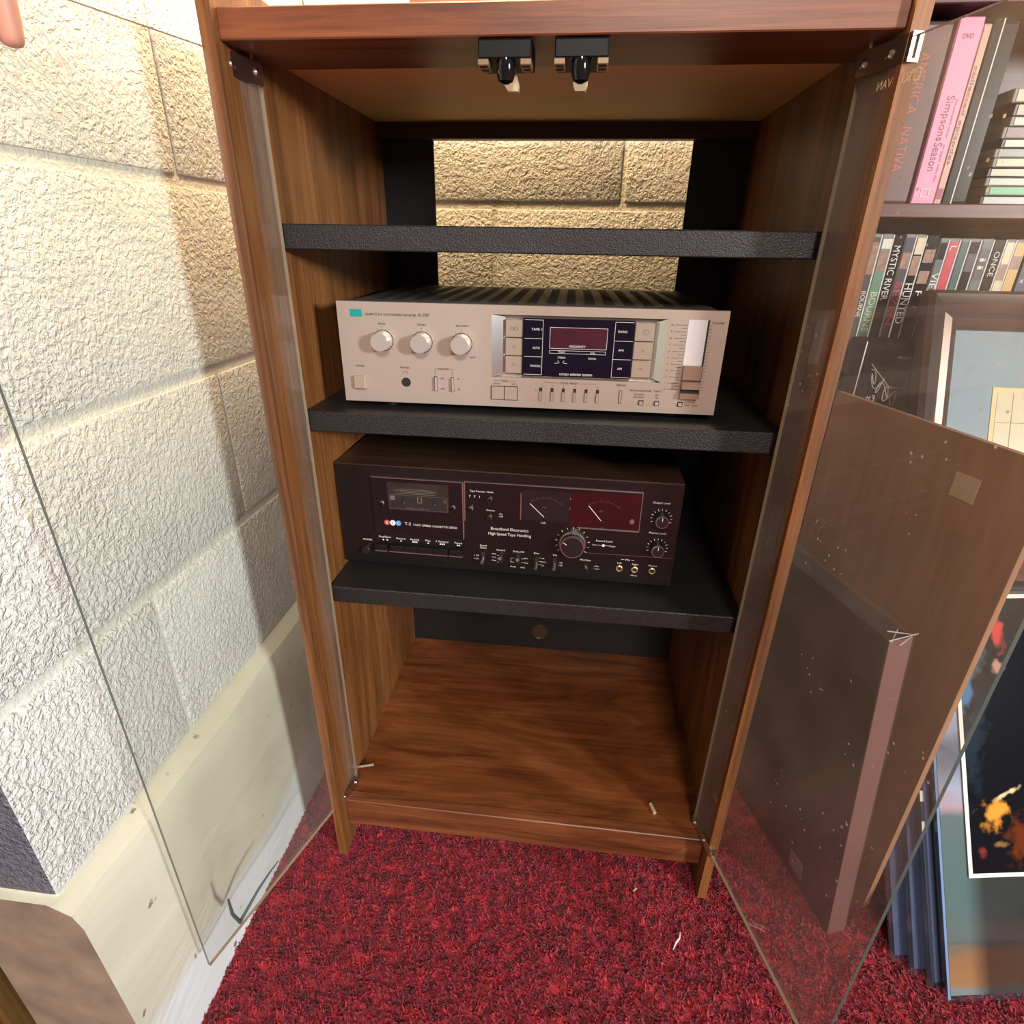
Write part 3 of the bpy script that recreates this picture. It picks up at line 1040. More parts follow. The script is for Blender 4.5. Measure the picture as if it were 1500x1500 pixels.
buildd('cassette_print', plain('faded_grey_print', lin(104, 96, 90), 0.6), tape_print, dd)['kind'] = 'stuff'
buildd('door_trim', M_alu, lambda m_: fbox(m_, 50, 172, 130.5, 131.3, 0, 3.0), dd)
buildd('door_trim', M_alu, lambda m_: fbox(m_, 172.1, 173.4, 50.5, 131.5, 0, 4.2), dd)
for u, v in ((63, 95), (159.4, 95.2), (183, 95.5)):
    buildd('panel_screw', M_alu, lambda m_: fdisc(m_, u, v, [(3.4, 0), (3.4, 4.4), (2.6, 5.4), (0.2, 5.6)], 18), deck, True)
    buildd('screw_cap', M_blkpl, lambda m_: fdisc(m_, u - 0.5, v - 0.9, [(2.9, 5.0), (2.9, 5.8), (0.2, 6.0)], 18), deck, True)
# meter window with a bright frame line
buildd('window_glass', M_deck2, lambda m_: fbox(m_, 175, 400.5, 79.5, 131.6, 0, 0.8))
for q in ((174.6, 401, 131.6, 132.4, 0, 1.6), (400.2, 401, 78, 131.6, 0, 1.6), (322, 400.2, 77.6, 78.3, 0, 1.6), (174.2, 175.4, 77.2, 131.6, 0, 2.2), (247.8, 249.0, 84, 121.8, 0.8, 1.6)):  # last, upright strip is a highlight on the glass made as metal
    buildd('window_trim_and_glint', M_alu, lambda m_: fbox(m_, *q))
mL = buildd('meter', M_meter, lambda m_: fbox(m_, 250, 311, 84.2, 126.5, 0.8, 1.1))
mR = buildd('meter', M_meter_refl, lambda m_: fbox(m_, 312, 399, 80.4, 127.5, 0.8, 1.1))
mL['label'] = 'dark level meter'
mR['label'] = 'level meter with a red reflection painted on its face'
for mo, (a, b_, c, d) in ((mL, (260, 107.9, 280.3, 88.6)), (mR, (335, 110.2, 353.1, 89.0))):
    def needle(m_):
        fline(m_, a, b_, c, d, 0.9, 1.5)
    buildd('needle', M_white, needle, mo)

    def pivot(m_):
        fdisc(m_, c + 0.8, d - 0.6, [(3.2, 1.0), (3.0, 1.8), (1.6, 2.2), (0.2, 2.2)], 18)
    buildd('needle_pivot', M_gunk, pivot, mo, True)

    def scale(m_):
        pts = [(c + 30 * math.sin(t), d + 28 * math.cos(t)) for t in [math.radians(-38 + 8 * q) for q in range(12)]]
        for p, q in zip(pts[:-1], pts[1:]):
            fline(m_, *p, *q, 0.35, 1.3)
        for (pu, pv) in pts[::2]:
            fline(m_, pu, pv, pu + 0.2, pv + 3, 0.35, 1.3)
        ftext(m_, 'dB', c - 2, d + 15, 2.4, 5, 1.3)
    buildd('meter_scale', plain('dim_print', lin(92, 70, 70), 0.6), scale, mo)['kind'] = 'stuff'
buildd('panel_screw', M_alu, lambda m_: fdisc(m_, 390.5, 92, [(3.4, 1), (3.4, 2.4), (2.6, 3.4), (0.2, 3.6)], 18), deck, True)
# transport keys
for u0_, u1_ in ((49.2, 66.2), (69.6, 89.4), (89.9, 109.8), (110.3, 130.2), (130.7, 150.6), (153.0, 171.4)):
    kk = buildd('transport_key', M_deck, lambda m_: fbox(m_, u0_, u1_, 25.5, 33.6, 0, 8, b=0.8))
    buildd('key_edge', M_alu, lambda m_: fbox(m_, u0_, u1_, 24.4, 25.6, 2, 8.4), kk)
pk = buildd('power_knob', M_gunk, lambda m_: fdisc(m_, 34.5, 22.5, [(6.4, 0), (6.2, 6), (5.4, 7), (0.2, 7)], 24), deck, True)
# toggles and push buttons
for u, v, up in ((198.4, 24.5, -1), (222.8, 24.5, 1), (246.4, 24.5, 1), (271.2, 22.5, -1), (295.3, 23.5, -1)):
    tg = buildd('toggle_switch', M_slotd, lambda m_: fbox(m_, u - 2.6, u + 2.6, v - 7, v + 7, 0, 1.0, b=0.5))
    buildd('lever', M_alu, lambda m_: m_.tube([(u / 1000, 0, (v + up * 1) / 1000), (u / 1000, -0.007, (v + up * 3.5) / 1000), (u / 1000, -0.011, (v + up * 4.5) / 1000)], [0.0016, 0.0019, 0.0024], 10), tg, True)
for u, v in ((208.4, 110.4), (208.4, 85.0), (337.0, 19.8)):
    pb = buildd('push_button', M_alu, lambda m_: fdisc(m_, u, v, [(2.9, 0), (2.9, 5.5), (2.4, 6.4), (0.2, 6.4)], 18), deck, True)
    buildd('button_cap', M_blkpl, lambda m_: fdisc(m_, u, v, [(2.2, 6.4), (2.0, 7.0), (0.2, 7.0)], 16), pb, True)
# record level knob: knurled back ring, dark spun cap
bkn = buildd('record_level_knob', M_gunk, lambda m_: fdisc(m_, 317.5, 55.5, [(15.6, 0), (15.6, 13), (14.8, 14.4), (0.2, 14.4)], 48), deck, True)
buildd('knob_ring', M_alu, lambda m_: fdisc(m_, 317.5, 55.5, [(17.6, 0), (17.6, 5.5), (16.8, 6.4), (15.7, 6.4)], 48, caps=False), bkn, True)
buildd('cap_rim', M_alu, lambda m_: fdisc(m_, 317.5, 55.5, [(15.75, 12.0), (15.75, 13.2), (14.9, 14.6), (14.2, 14.5)], 48, caps=False), bkn, True)
buildd('pointer', M_white, lambda m_: fline(m_, 306, 61.6, 310.5, 59.0, 1.0, 14.7), bkn)
for u, v in ((426.5, 98.5), (426.3, 57.2)):
    kn = buildd('level_knob', M_gunk, lambda m_: fdisc(m_, u, v, [(8.4, 0), (8.2, 11), (7.4, 12), (0.2, 12)], 30), deck, True)
    buildd('cap_rim', M_alu, lambda m_: fdisc(m_, u, v, [(8.35, 10.4), (8.35, 11.2), (7.6, 12.2), (7.1, 12.1)], 30, caps=False), kn, True)
    buildd('pointer', M_white, lambda m_: fline(m_, u, v + 2, u, v + 6.5, 0.8, 12.3), kn)
for u in (381.3, 401.2, 423.9):
    jk = buildd('jack_ring', M_goldring, lambda m_: fdisc(m_, u, 22.8, [(4.6, 0), (4.6, 1.6), (3.6, 2.2), (2.7, 1.8), (2.6, 0.2)], 24, caps=False), deck, True)
    buildd('jack_hole', M_slotd, lambda m_: fdisc(m_, u, 22.8, [(2.7, 0), (2.7, 1.0)], 18), jk)
buildd('trim_line', M_alu, lambda m_: fline(m_, 335.5, 42.2, 448, 43.6, 0.5, 0.4))


def deck_white(m_):
    for s, u, v, h, wdt in (('POWER', 37, 37, 2.2, 13), ('Stop/Eject', 61.9, 43.2, 2.4, 17), ('Record', 84.4, 42.2, 2.4, 12), ('Rewind', 103.9, 42.2, 2.4, 12),
                            ('Play', 122.6, 42.2, 2.4, 7), ('F. Forward', 142.1, 42.2, 2.4, 17), ('Pause', 164.6, 42.0, 2.4, 10),
                            ('Tape Counter - Reset', 197, 119.8, 2.2, 31), ('Memory', 208.9, 94.1, 2.0, 11), ('- On', 221.5, 89.8, 1.8, 6), ('- Off', 221.8, 86.2, 1.8, 7),
                            ('Speed', 198.8, 41.5, 2.2, 9), ('Select', 198.8, 38.0, 2.2, 9), ('Record', 222.7, 36.4, 2.2, 11), ('Dolby NR', 247, 36.0, 2.2, 15),
                            ('Bias', 271.1, 35.8, 2.2, 7), ('Eq', 295.5, 35.4, 2.2, 4.5), ('Record Level', 358.4, 61.4, 2.4, 21), ('Left', 346, 55, 1.8, 5), ('Right', 370, 54.6, 1.8, 7),
                            ('Mic/Line', 336.3, 31.4, 2.4, 14), ('- Mic', 351, 23.2, 1.8, 7), ('- Line', 351.4, 19.4, 1.8, 8), ('Left', 278.3, 81.6, 2.2, 6), ('Right', 353.7, 82.0, 2.2, 8),
                            ('Record', 315.4, 117.7, 2.0, 10), ('Test', 316, 107.6, 2.0, 6), ('Overload', 316.2, 104.2, 2.0, 12),
                            ('Output Level', 424.3, 120.4, 2.4, 21), ('Phones Level', 424.5, 78.4, 2.4, 21), ('Mic', 391.1, 36.4, 2.2, 6), ('Left', 381.0, 31.0, 2.0, 6),
                            ('Right', 401.5, 30.6, 2.0, 8), ('Mono', 401.3, 13.8, 2.0, 8), ('Phones', 424.2, 30.6, 2.0, 11),
                            ('1 7/8', 189.5, 25.5, 1.8, 6), ('3 3/4', 189.5, 20.5, 1.8, 6), ('Calib', 213.5, 30, 1.7, 6), ('Peak', 213.5, 25, 1.7, 6), ('Mute', 213.5, 20, 1.7, 6),
                            ('In', 257.4, 26.5, 1.8, 4), ('Out', 257.4, 19.6, 1.8, 5), ('Dolby', 240, 12.5, 1.8, 8), ('MPX', 253, 12.0, 1.8, 6),
                            ('Hi', 280, 28.5, 1.8, 3), ('Norm', 280.6, 23.4, 1.8, 7), ('Lo', 280, 18.0, 1.8, 3), ('70', 304, 24, 1.8, 4), ('120', 304, 20.2, 1.8, 5)):
        ftext(m_, s, u, v, h * 1.15, wdt, 0.9 if 175 < u < 401 and v > 79 else 0.4)
    ftext(m_, 'T-2', 96.9, 67.2, 4.0, 8.5, 3.9)
    ftext(m_, 'TWO SPEED CASSETTE DECK', 134.4, 66.2, 2.9, 61, 3.9)
    ftext(m_, 'Broadband Electronics', 234.2, 68.0, 4.2, 50, 0.5)
    ftext(m_, 'High Speed Tape Handling', 234.3, 60.6, 4.2, 57, 0.5)
    for i, s in enumerate('771'):
        ftext(m_, s, 181.6 + 6.4 * i, 112.2, 3.4, None, 1.2)
    for u, n_ in ((59.5, 1), (65, 1), (84.4, 1), (103.9, 3), (122.6, 1), (142.1, 3), (164.6, 2)):
        for q in range(n_):
            x = u + (q - (n_ - 1) / 2) * 2.6
            fbox(m_, x - 0.9, x + 0.9, 37.4, 39.2, 0, 0.4)
    for (u, v, r1, r2, a0, a1, k) in ((317.5, 55.5, 20.0, 22.6, -125, 125, 13), (426.5, 98.5, 11.0, 13.6, -110, 110, 11), (426.3, 57.2, 11.0, 13.6, -110, 110, 11)):
        for j in range(k):
            a = math.radians(a0 + (a1 - a0) * j / (k - 1))
            fline(m_, u + r1 * math.sin(a), v + r1 * math.cos(a), u + r2 * math.sin(a), v + r2 * math.cos(a), 0.8 if j % 2 == 0 else 0.5)
    fline(m_, 349.5, 54.9, 366, 54.7, 0.5)
    fdisc(m_, 357.9, 54.8, [(1.9, 0), (1.9, 0.5)], 16)
    fline(m_, 382.5, 36.6, 386.5, 36.5, 0.5)
    fline(m_, 395.8, 36.2, 399.5, 36.0, 0.5)
    for v in (29, 23.6, 18.6):
        fline(m_, 274.5, v, 277.5, v, 0.4)
        fline(m_, 217.5, v - 1, 220, v - 1, 0.4)
    fline(m_, 236.5, 25.5, 241, 25.5, 0.5)
    fline(m_, 236.5, 25.5, 236.5, 19.5, 0.5)
    fline(m_, 236.5, 19.5, 241, 19.5, 0.5)
    fline(m_, 251, 25.5, 255, 25.5, 0.5)
    fline(m_, 251, 19.6, 254, 19.6, 0.5)


buildd('panel_lettering', M_white, deck_white)['kind'] = 'stuff'
for u, m_c, s in ((68.0, M_redb, 'B'), (76.0, M_white, 'I'), (83.8, M_blueb, 'C')):
    bd = buildd('brand_roundel', m_c, lambda m_: fdisc(m_, u, 66.9, [(3.9, 3.5), (3.9, 3.9)], 24), dd)
    buildd('roundel_letter', M_ink if s == 'I' else M_white, lambda m_: ftext(m_, s, u, 66.9, 4.0, None, 4.1), bd)

# ================================================================== bookcase on the right
bc = empty('bookcase', (0.400, 0.31, 0))
tag(bc, 'dark cherry bookcase of films and discs beside the stereo cabinet', 'bookcase')
BW, BD = 0.80, 0.172
for x in (0, BW - 0.015):
    MB().box(x, x + 0.015, 0, BD, 0, 1.62, b=0.001).obj('side_panel', M_bcase, bc)
MB().box(0.015, BW - 0.015, BD - 0.006, BD, 0.02, 1.62).obj('back_panel', M_bcase, bc)
for zt in (0.06, 0.390, 0.712, 0.9365, 1.150, 1.380, 1.62):
    MB().box(0.0152, BW - 0.0152, 0, BD - 0.006, zt - 0.0160, zt, b=0.001).obj('shelf', M_bcase, bc)


def disc_case(x0, wd, hgt, z, y, case_col, spine_col, texts, label, bands=(), edge=None):
    """film case standing spine outwards; texts: (string, centre from the top, letter height, length, colour)"""
    root = empty('film_case', (x0, y, z))
    tag(root, label, 'film case', 'film cases on the bookcase shelf')
    MB().box(0.0003, wd - 0.0003, 0.0006, 0.133, 0, hgt, b=0.0012).obj('case', case_col, root)
    MB().box(0.0014, wd - 0.0014, 0, 0.0012, 0.004, hgt - 0.004).obj('spine_insert', spine_col, root)
    if edge:
        MB().box(wd - 0.0016, wd - 0.0002, -0.0004, 0.004, 0.001, hgt - 0.001).obj('sleeve_edge', edge, root)
    for t0, t1, mt in bands:
        MB().box(0.0018, wd - 0.0018, -0.0002, 0.0005, hgt - t1, hgt - t0).obj('spine_panel', mt, root)
    for s, c, h, ln, mt in texts:
        m_ = MB()
        m_.text(s, TL((wd / 2 if wd < 0.03 else 0.0125, -0.0004, hgt - c), (0, 0, -1), (1, 0, 0), (0, -1, 0)), h, ln, 0, 'C')
        m_.obj('title', mt, root)
    return root


def P_(n, c, r=0.35):
    return plain(n, lin(*c), r, noise=0.05)


C_blk = P_('black_case', (24, 22, 24), 0.2)
C_clear = P_('grey_clear_case', (150, 148, 146), 0.15)
E_white = P_('white_sleeve_edge', (226, 224, 220), 0.2)
S_dkgrey = P_('dark_grey_insert', (58, 62, 62))
S_green = P_('sea_green_insert', (92, 136, 116))
S_black = P_('black_insert', (20, 19, 22), 0.2)
S_plum = P_('plum_insert', (58, 44, 62))
S_tan = plain('tan_portrait_panel', lin(150, 116, 98), 0.35, noise=0.45, nscale=130)
S_grey = P_('slate_insert', (84, 92, 96))
S_red = P_('red_insert', (190, 44, 58))
S_teal = P_('teal_insert', (42, 74, 78))
S_cream = P_('cream_insert', (214, 200, 170))
S_yel = P_('sand_insert', (206, 164, 100))
S_navy = P_('navy_insert', (40, 50, 84))
S_or = P_('orange_print', (196, 104, 60))
S_redp = P_('red_print', (186, 46, 56))
S_pink = P_('pink_insert', (232, 158, 190), 0.3)
S_pinkd = P_('plum_print', (150, 60, 96))
S_tanp = P_('tan_paper', (200, 160, 140))
Wt = M_white
films = [
    (0.0118, C_clear, S_dkgrey, [('BOURNE', 0.088, 0.0056, 0.034, Wt)], 'dark grey film case titled in small white capitals, leftmost on the shelf', [(0.01, 0.05, S_tan)], E_white),
    (0.0150, C_clear, S_green, [('BOURNE', 0.098, 0.0085, 0.052, S_cream)], 'sea green film case with large cream title', [(0.006, 0.018, Wt), (0.02, 0.045, S_tan), (0.13, 0.165, S_redp)], E_white),
    (0.0140, C_blk, S_black, [('MYSTIC RIVER', 0.048, 0.0085, 0.068, Wt)], 'black film case with long white title', [], None),
    (0.0140, C_clear, S_plum, [('SE7EN', 0.086, 0.0085, 0.056, S_redp)], 'plum film case with red lettering', [(0.022, 0.042, S_tan)], E_white),
    (0.0132, C_clear, S_black, [('HUNTED', 0.086, 0.0095, 0.052, Wt)], 'film case with tan top and heavy white title', [(0.004, 0.024, S_cream), (0.026, 0.05, S_tan)], E_white),
    (0.0165, C_blk, S_black, [('F  F', 0.082, 0.0085, 0.026, Wt)], 'wide black film case with two spaced white letters', [(0.018, 0.034, S_tan), (0.044, 0.06, S_tan)], None),
    (0.0120, C_clear, S_grey, [('VIETNAM', 0.072, 0.0085, 0.060, Wt)], 'slate grey film case with white war title', [(0.006, 0.026, C_blk)], E_white),
    (0.0140, C_clear, S_red, [('C', 0.084, 0.007, 0.006, Wt), ('L', 0.012, 0.008, 0.006, Wt)], 'bright red film case', [], E_white),
    (0.0118, C_clear, S_teal, [('NU', 0.082, 0.0085, 0.016, Wt)], 'dark teal film case with two white capitals', [], E_white),
    (0.0140, C_clear, S_black, [('the', 0.078, 0.0075, 0.015, Wt)], 'black film case with lower case white title and pale edge', [(0.018, 0.04, S_plum)], E_white),
    (0.0148, C_clear, S_grey, [('ii', 0.03, 0.0075, 0.014, Wt)], 'slate film case between two black cases', [(0.012, 0.05, S_dkgrey)], E_white),
    (0.0150, C_blk, S_black, [('ONCE', 0.030, 0.0065, 0.03, Wt)], 'black film case left of the cream one', [], E_white),
    (0.0125, C_clear, S_cream, [('TRUE', 0.076, 0.007, 0.022, S_black)], 'cream film case with black title', [(0.03, 0.05, S_tan)], E_white),
    (0.0150, C_clear, S_yel, [('IF', 0.080, 0.007, 0.010, S_black)], 'sand yellow film case', [(0.02, 0.036, S_tan)], None),
    (0.0145, C_blk, S_navy, [('x', 0.05, 0.006, 0.006, Wt)], 'navy blue film case, rightmost in view', [], None),
]
x = 0.4225
for i, (wd, cc, sc_, tx_, lb, bands, ed) in enumerate(films):
    hgt = 0.190 - (0.004 if i > 5 else 0)
    disc_case(x, wd, hgt, 0.712, 0.330 + random.uniform(-0.001, 0.001), cc, sc_, tx_, lb, bands, ed)
    x += wd

# upper shelf: upright boxes then a lying stack of discs
ZU = 0.9365
disc_case(0.4168, 0.0365, 0.188, ZU, 0.331, P_('dark_plum_case', (70, 50, 50), 0.2), P_('mauve_brown_insert', (112, 82, 80)),
          [('AMERICA', 0.060, 0.012, 0.062, S_or), ('NATIVA', 0.128, 0.012, 0.048, S_or)], 'brown boxed film set with orange lettering next to the cabinet')
pk_ = disc_case(0.4550, 0.0282, 0.190, ZU, 0.326, S_pink, S_pink,
                [('Simpsons', 0.098, 0.0085, 0.046, S_pinkd), ('Season', 0.138, 0.0095, 0.03, S_pinkd)], 'pale pink boxed set with plum lettering on the upper shelf', [], None)
m_ = MB()
for k in range(2):
    m_.text('the complete series' if k == 0 else 'on digital video disc', TL((0.0215, -0.0004, 0.190 - (0.098 if k == 0 else 0.145)), (0, 0, -1), (1, 0, 0), (0, -1, 0)), 0.0028, 0.04)
m_.text('DVD', TL((0.014, -0.0004, 0.172), (1, 0, 0), (0, 0, 1), (0, -1, 0)), 0.005, 0.012)
m_.obj('small_print', S_pinkd, pk_)['kind'] = 'stuff'
MB().ring((0.009, 0.019, 0.008, 0.0175), (0.010, 0.018, 0.009, 0.0165), lambda a, b_, d: (a, d, b_), -0.0005, 0.0005).obj('rating_box', Wt, pk_)
disc_case(0.4836, 0.0100, 0.184, ZU, 0.328, S_tanp, S_tanp, [('collected episodes', 0.09, 0.004, 0.10, S_pinkd)], 'slim tan boxed set right of the pink one', [(0.166, 0.178, S_pinkd)], None)
disc_case(0.4945, 0.0120, 0.190, ZU, 0.330, C_blk, S_black, [], 'slim dark case in clear wrap left of the glossy black case', [], E_white)
disc_case(0.5068, 0.0180, 0.188, ZU, 0.332, P_('glossy_black_case', (34, 32, 36), 0.08), S_black, [], 'glossy black case next to the lying discs')
stk = [((206, 214, 206), 'pale aqua disc case at the bottom of the lying stack', 0.0105), ((96, 200, 130), 'green disc case second from the bottom of the stack', 0.0105),
       ((206, 220, 190), 'pale green disc case lying over the green one', 0.0098), ((224, 210, 176), 'cream disc case lying just above the pale green one', 0.0102), ((230, 214, 170), 'warm cream disc case in mid stack', 0.0104),
       ((150, 160, 150), 'grey green disc case in the lying stack', 0.0100), ((226, 218, 186), 'ivory disc case under the brown one', 0.0100), ((140, 88, 82), 'brown disc case in the lying stack', 0.0125),
       ((222, 214, 184), 'ivory disc case over the brown one', 0.0104), ((214, 184, 150), 'tan disc case with clear rim near the stack top', 0.0130), ((212, 204, 160), 'yellowish thick disc case topmost of the stack', 0.0150)]
z = ZU
for i, (c, lb, h) in enumerate(stk):
    root = empty('disc_case', (0.540 + (0.004 if i in (8, 9) else random.uniform(-0.003, 0.002)), 0.326 + random.uniform(-0.002, 0.002), z))
    tag(root, lb, 'disc case', 'disc cases lying in a stack')
    MB().box(0, 0.142, 0.0008, 0.126, 0.0003, h - 0.0003, b=0.0008).obj('case', C_clear if i % 3 else C_blk, root)
    MB().box(0.004, 0.138, 0, 0.0012, 0.0016, h - 0.0016).obj('spine_insert', P_('disc_insert_%d' % i, tuple(int(q * 0.84) for q in c)), root)
    z += h

# black signed poster standing in front of the films
sg = empty('signed_poster', (0.4185, 0.3065, 0))
tag(sg, 'narrow black signed poster standing before the film cases, white autograph near its top', 'poster')
Ts = TL((0, 0, 0), (1, 0, 0), (0, 0, 1), (0, -1, 0))
MB().box(0, 0.110, 0, 0.774, 0, 0.0022, 0, Ts).obj('print', P_('black_gloss_print', (22, 22, 26), 0.15), sg)
MB().box(0.020, 0.0215, 0.60, 0.768, 0.0022, 0.0024, 0, Ts).obj('white_rule', Wt, sg)
sq = []
for t in range(60):
    q = t / 59
    sq.append(Ts @ Vector((0.036 + 0.040 * q + 0.006 * math.sin(q * 23), 0.722 - 0.034 * q + 0.009 * math.sin(q * 37 + 1), 0.0026)))
m_ = MB().tube(sq, 0.0006, 5)
m_.tube([Ts @ Vector((0.034, 0.738, 0.0026)), Ts @ Vector((0.066, 0.706, 0.0026))], 0.0006, 5)
m_.text('#3', Ts @ TL((0.044, 0.690, 0.0026), (1, 0, 0), (0, 1, 0), (0, 0, 1)), 0.009)
m_.obj('signature', Wt, sg)['kind'] = 'stuff'
MB().box(0.064, 0.084, 0.702, 0.748, 0.0022, 0.0024, 0, Ts).obj('figure_patch', P_('dusky_patch', (56, 42, 46), 0.2), sg)
for v in (0.704, 0.746):
    MB().box(0.066, 0.084, v, v + 0.004, 0.0024, 0.0026, 0, Ts).obj('pale_band', P_('pale_band', (140, 128, 116), 0.3), sg)

# ================================================================== things leaning on the right
# plain brown board on edge
dB = Vector((0.282, -0.960, 0))
nBd = Vector((0.960, 0.282, 0))
bd = empty('brown_board', (0.500, 0.0, 0))
tag(bd, 'plain brown hardboard panel standing on edge beside the cabinet', 'board')
TB = TL((0, 0, 0), -dB, (0, 0, 1), nBd)
outline = []
R0 = 0.03
for cx_, cz_, a0 in ((R0, R0, 180), (0.31 - R0, R0, 270), (0.31 - R0, 0.70 - R0, 0), (R0, 0.70 - R0, 90)):
    rad = R0 if cx_ == R0 else 0.003
    for q in range(5):
        a = math.radians(a0 + 22.5 * q)
        ox, oz = (0 if cx_ == R0 else R0 - rad), (rad - R0 if cz_ == R0 else R0 - rad)
        outline.append((cx_ + ox + rad * math.cos(a), cz_ + (oz if cx_ != R0 else 0) + rad * math.sin(a)))
M_board = wood('brown_hardboard', [(0.3, (146, 106, 78)), (0.55, (164, 122, 92)), (0.75, (176, 134, 104))], 'z', 6, streak=0.08, rough=0.4, stretch=0.4)
MB().prism(outline, lambda a, b_, d: TB @ Vector((a, b_, d)), 0.0, 0.008).obj('panel', M_board, bd)
MB().box(0.065, 0.095, 0.632, 0.660, -0.0006, 0, 0, TB).obj('paper_sticker', P_('tan_sticker', (206, 182, 150), 0.6), bd)

# dark flat box in clear wrap, tipped a little towards the cabinet
bxp = empty('wrapped_box', (0.472, -0.020, 0))
tag(bxp, 'dark flat box in clear plastic wrap leaning before the brown board', 'box')
lean = 0.140
TBX = TL((0, 0, 0), -dB, (Vector((-0.96, -0.28, 0)) * math.sin(lean) + Vector((0, 0, math.cos(lean)))), (nBd * math.cos(lean) + Vector((0, 0, math.sin(lean)))))
M_dark = P_('charcoal_board', (32, 30, 31), 0.35)
MB().box(0, 0.29, 0.003, 0.530, -0.026, 0, 0, TBX, b=0.001).obj('body', M_dark, bxp)
MB().box(-0.0012, 0.0, 0.003, 0.530, -0.0262, 0.0002, 0, TBX).obj('edge_band', P_('mauve_edge', (128, 92, 88), 0.3), bxp)
M_fold = P_('shiny_fold', (200, 190, 180), 0.1)
M_wrap = glass_mat('clear_wrap', (0.95, 0.94, 0.93, 1), dust=0.02)
MB().box(-0.003, 0.293, 0.001, 0.534, -0.029, 0.003, 0, TBX, b=0.002).obj('plastic_wrap', M_wrap, bxp)
for p, q in (((-0.003, 0.534, -0.029), (-0.003, 0.535, 0.004)), ((-0.004, 0.532, -0.027), (0.010, 0.534, -0.008)), ((0.010, 0.5345, -0.020), (-0.003, 0.534, 0.001)), ((-0.0035, 0.525, -0.016), (-0.0035, 0.534, -0.004))):
    MB().tube([TBX @ Vector(p), TBX @ Vector(q)], [0.0007, 0.0004], 5).obj('wrap_fold', M_fold, bxp)
MB().box(0.060, 0.088, 0.03, 0.065, -0.0296, -0.0290, 0, TBX).obj('grey_patch', P_('grey_patch_tone', (140, 126, 118), 0.6), bxp)  # small grey patch low on the side of the box

# deep ledge of the bookcase, behind the posters, that carries the framed picture
MB().box(0.130, BW - 0.001, -0.155, 0, 0.490, 0.5195, b=0.002).obj('ledge', M_bcase, bc)

# framed picture
ff = empty('framed_picture', (0.487, 0.1785, 0.520))
tag(ff, 'picture in wide pewter brown frame with pale blue mat', 'framed picture')
sl_ = 0.398
nl = math.sqrt(1 + sl_ * sl_)
TF = TL((0, 0, 0), (1, 0, 0), (0, sl_ / nl, 1 / nl), (0, -1 / nl, sl_ / nl))
FWd, FHt = 0.46, 0.334
M_frame = plain('pewter_brown_moulding', lin(112, 98, 95), 0.28, metal=0.75, noise=0.05, nscale=12)
prof_f = [(0.0, 0.0), (0.0, 0.020), (0.006, 0.026), (0.016, 0.022), (0.026, 0.014), (0.034, 0.016), (0.042, 0.012), (0.046, 0.006), (0.046, 0.0)]


def rail(fn, L):
    m_ = MB()
    n_ = len(prof_f)
    vs = [fn(a, a, b_) for a, b_ in prof_f] + [fn(L - a, a, b_) for a, b_ in prof_f]
    m_.add(vs, [(i, (i + 1) % n_, n_ + (i + 1) % n_, n_ + i) for i in range(n_)] + [tuple(range(n_)), tuple(range(2 * n_ - 1, n_ - 1, -1))])
    return m_


rail(lambda s, a, h: TF @ Vector((a, s, h)), FHt).obj('frame_rail', M_frame, ff, True)
rail(lambda s, a, h: TF @ Vector((FWd - a, s, h)), FHt).obj('frame_rail', M_frame, ff, True)
rail(lambda s, a, h: TF @ Vector((s, FHt - a, h)), FWd).obj('frame_rail', M_frame, ff, True)
rail(lambda s, a, h: TF @ Vector((s, a, h)), FWd).obj('frame_rail', M_frame, ff, True)
MB().box(0.040, FWd - 0.040, 0.040, FHt - 0.040, 0.0, 0.003, 0, TF).obj('mat_board', P_('pale_blue_mat', (142, 160, 172), 0.5), ff)
m_ = MB()
m_.box(0.100, FWd - 0.100, 0.060, FHt - 0.118, 0.003, 0.0038, 0, TF)
m_.obj('photo_border', P_('cream_border', (236, 214, 160), 0.5), ff)
MB().box(0.106, FWd - 0.106, 0.066, FHt - 0.124, 0.0038, 0.0042, 0, TF).obj('photo', P_('pale_photo', (222, 204, 166), 0.4), ff)
m_ = MB()
for a in (0.125, 0.16, 0.2):
    m_.box(a, a + 0.0008, 0.066, FHt - 0.124, 0.0042, 0.0044, 0, TF)
m_.box(0.106, FWd - 0.106, 0.170, 0.1708, 0.0042, 0.0044, 0, TF)
m_.obj('photo_lines', P_('sepia_line', (150, 128, 96), 0.5), ff)['kind'] = 'stuff'
MB().box(0.044, FWd - 0.044, 0.044, FHt - 0.044, 0.006, 0.0066, 0, TF).obj('glazing', glass_mat('frame_glass', (0.97, 0.98, 0.98, 1), dust=0.02), ff)

# posters in sleeves leaning back
psi, th = math.radians(9), math.radians(29.5)
hP = Vector((math.cos(psi), math.sin(psi), 0))
uP = Vector((-math.sin(psi) * math.sin(th), math.cos(psi) * math.sin(th), math.cos(th)))
nP = hP.cross(uP)
TP = TL((0, 0, 0), hP, uP, nP)
PW, PH = 0.44, 0.535


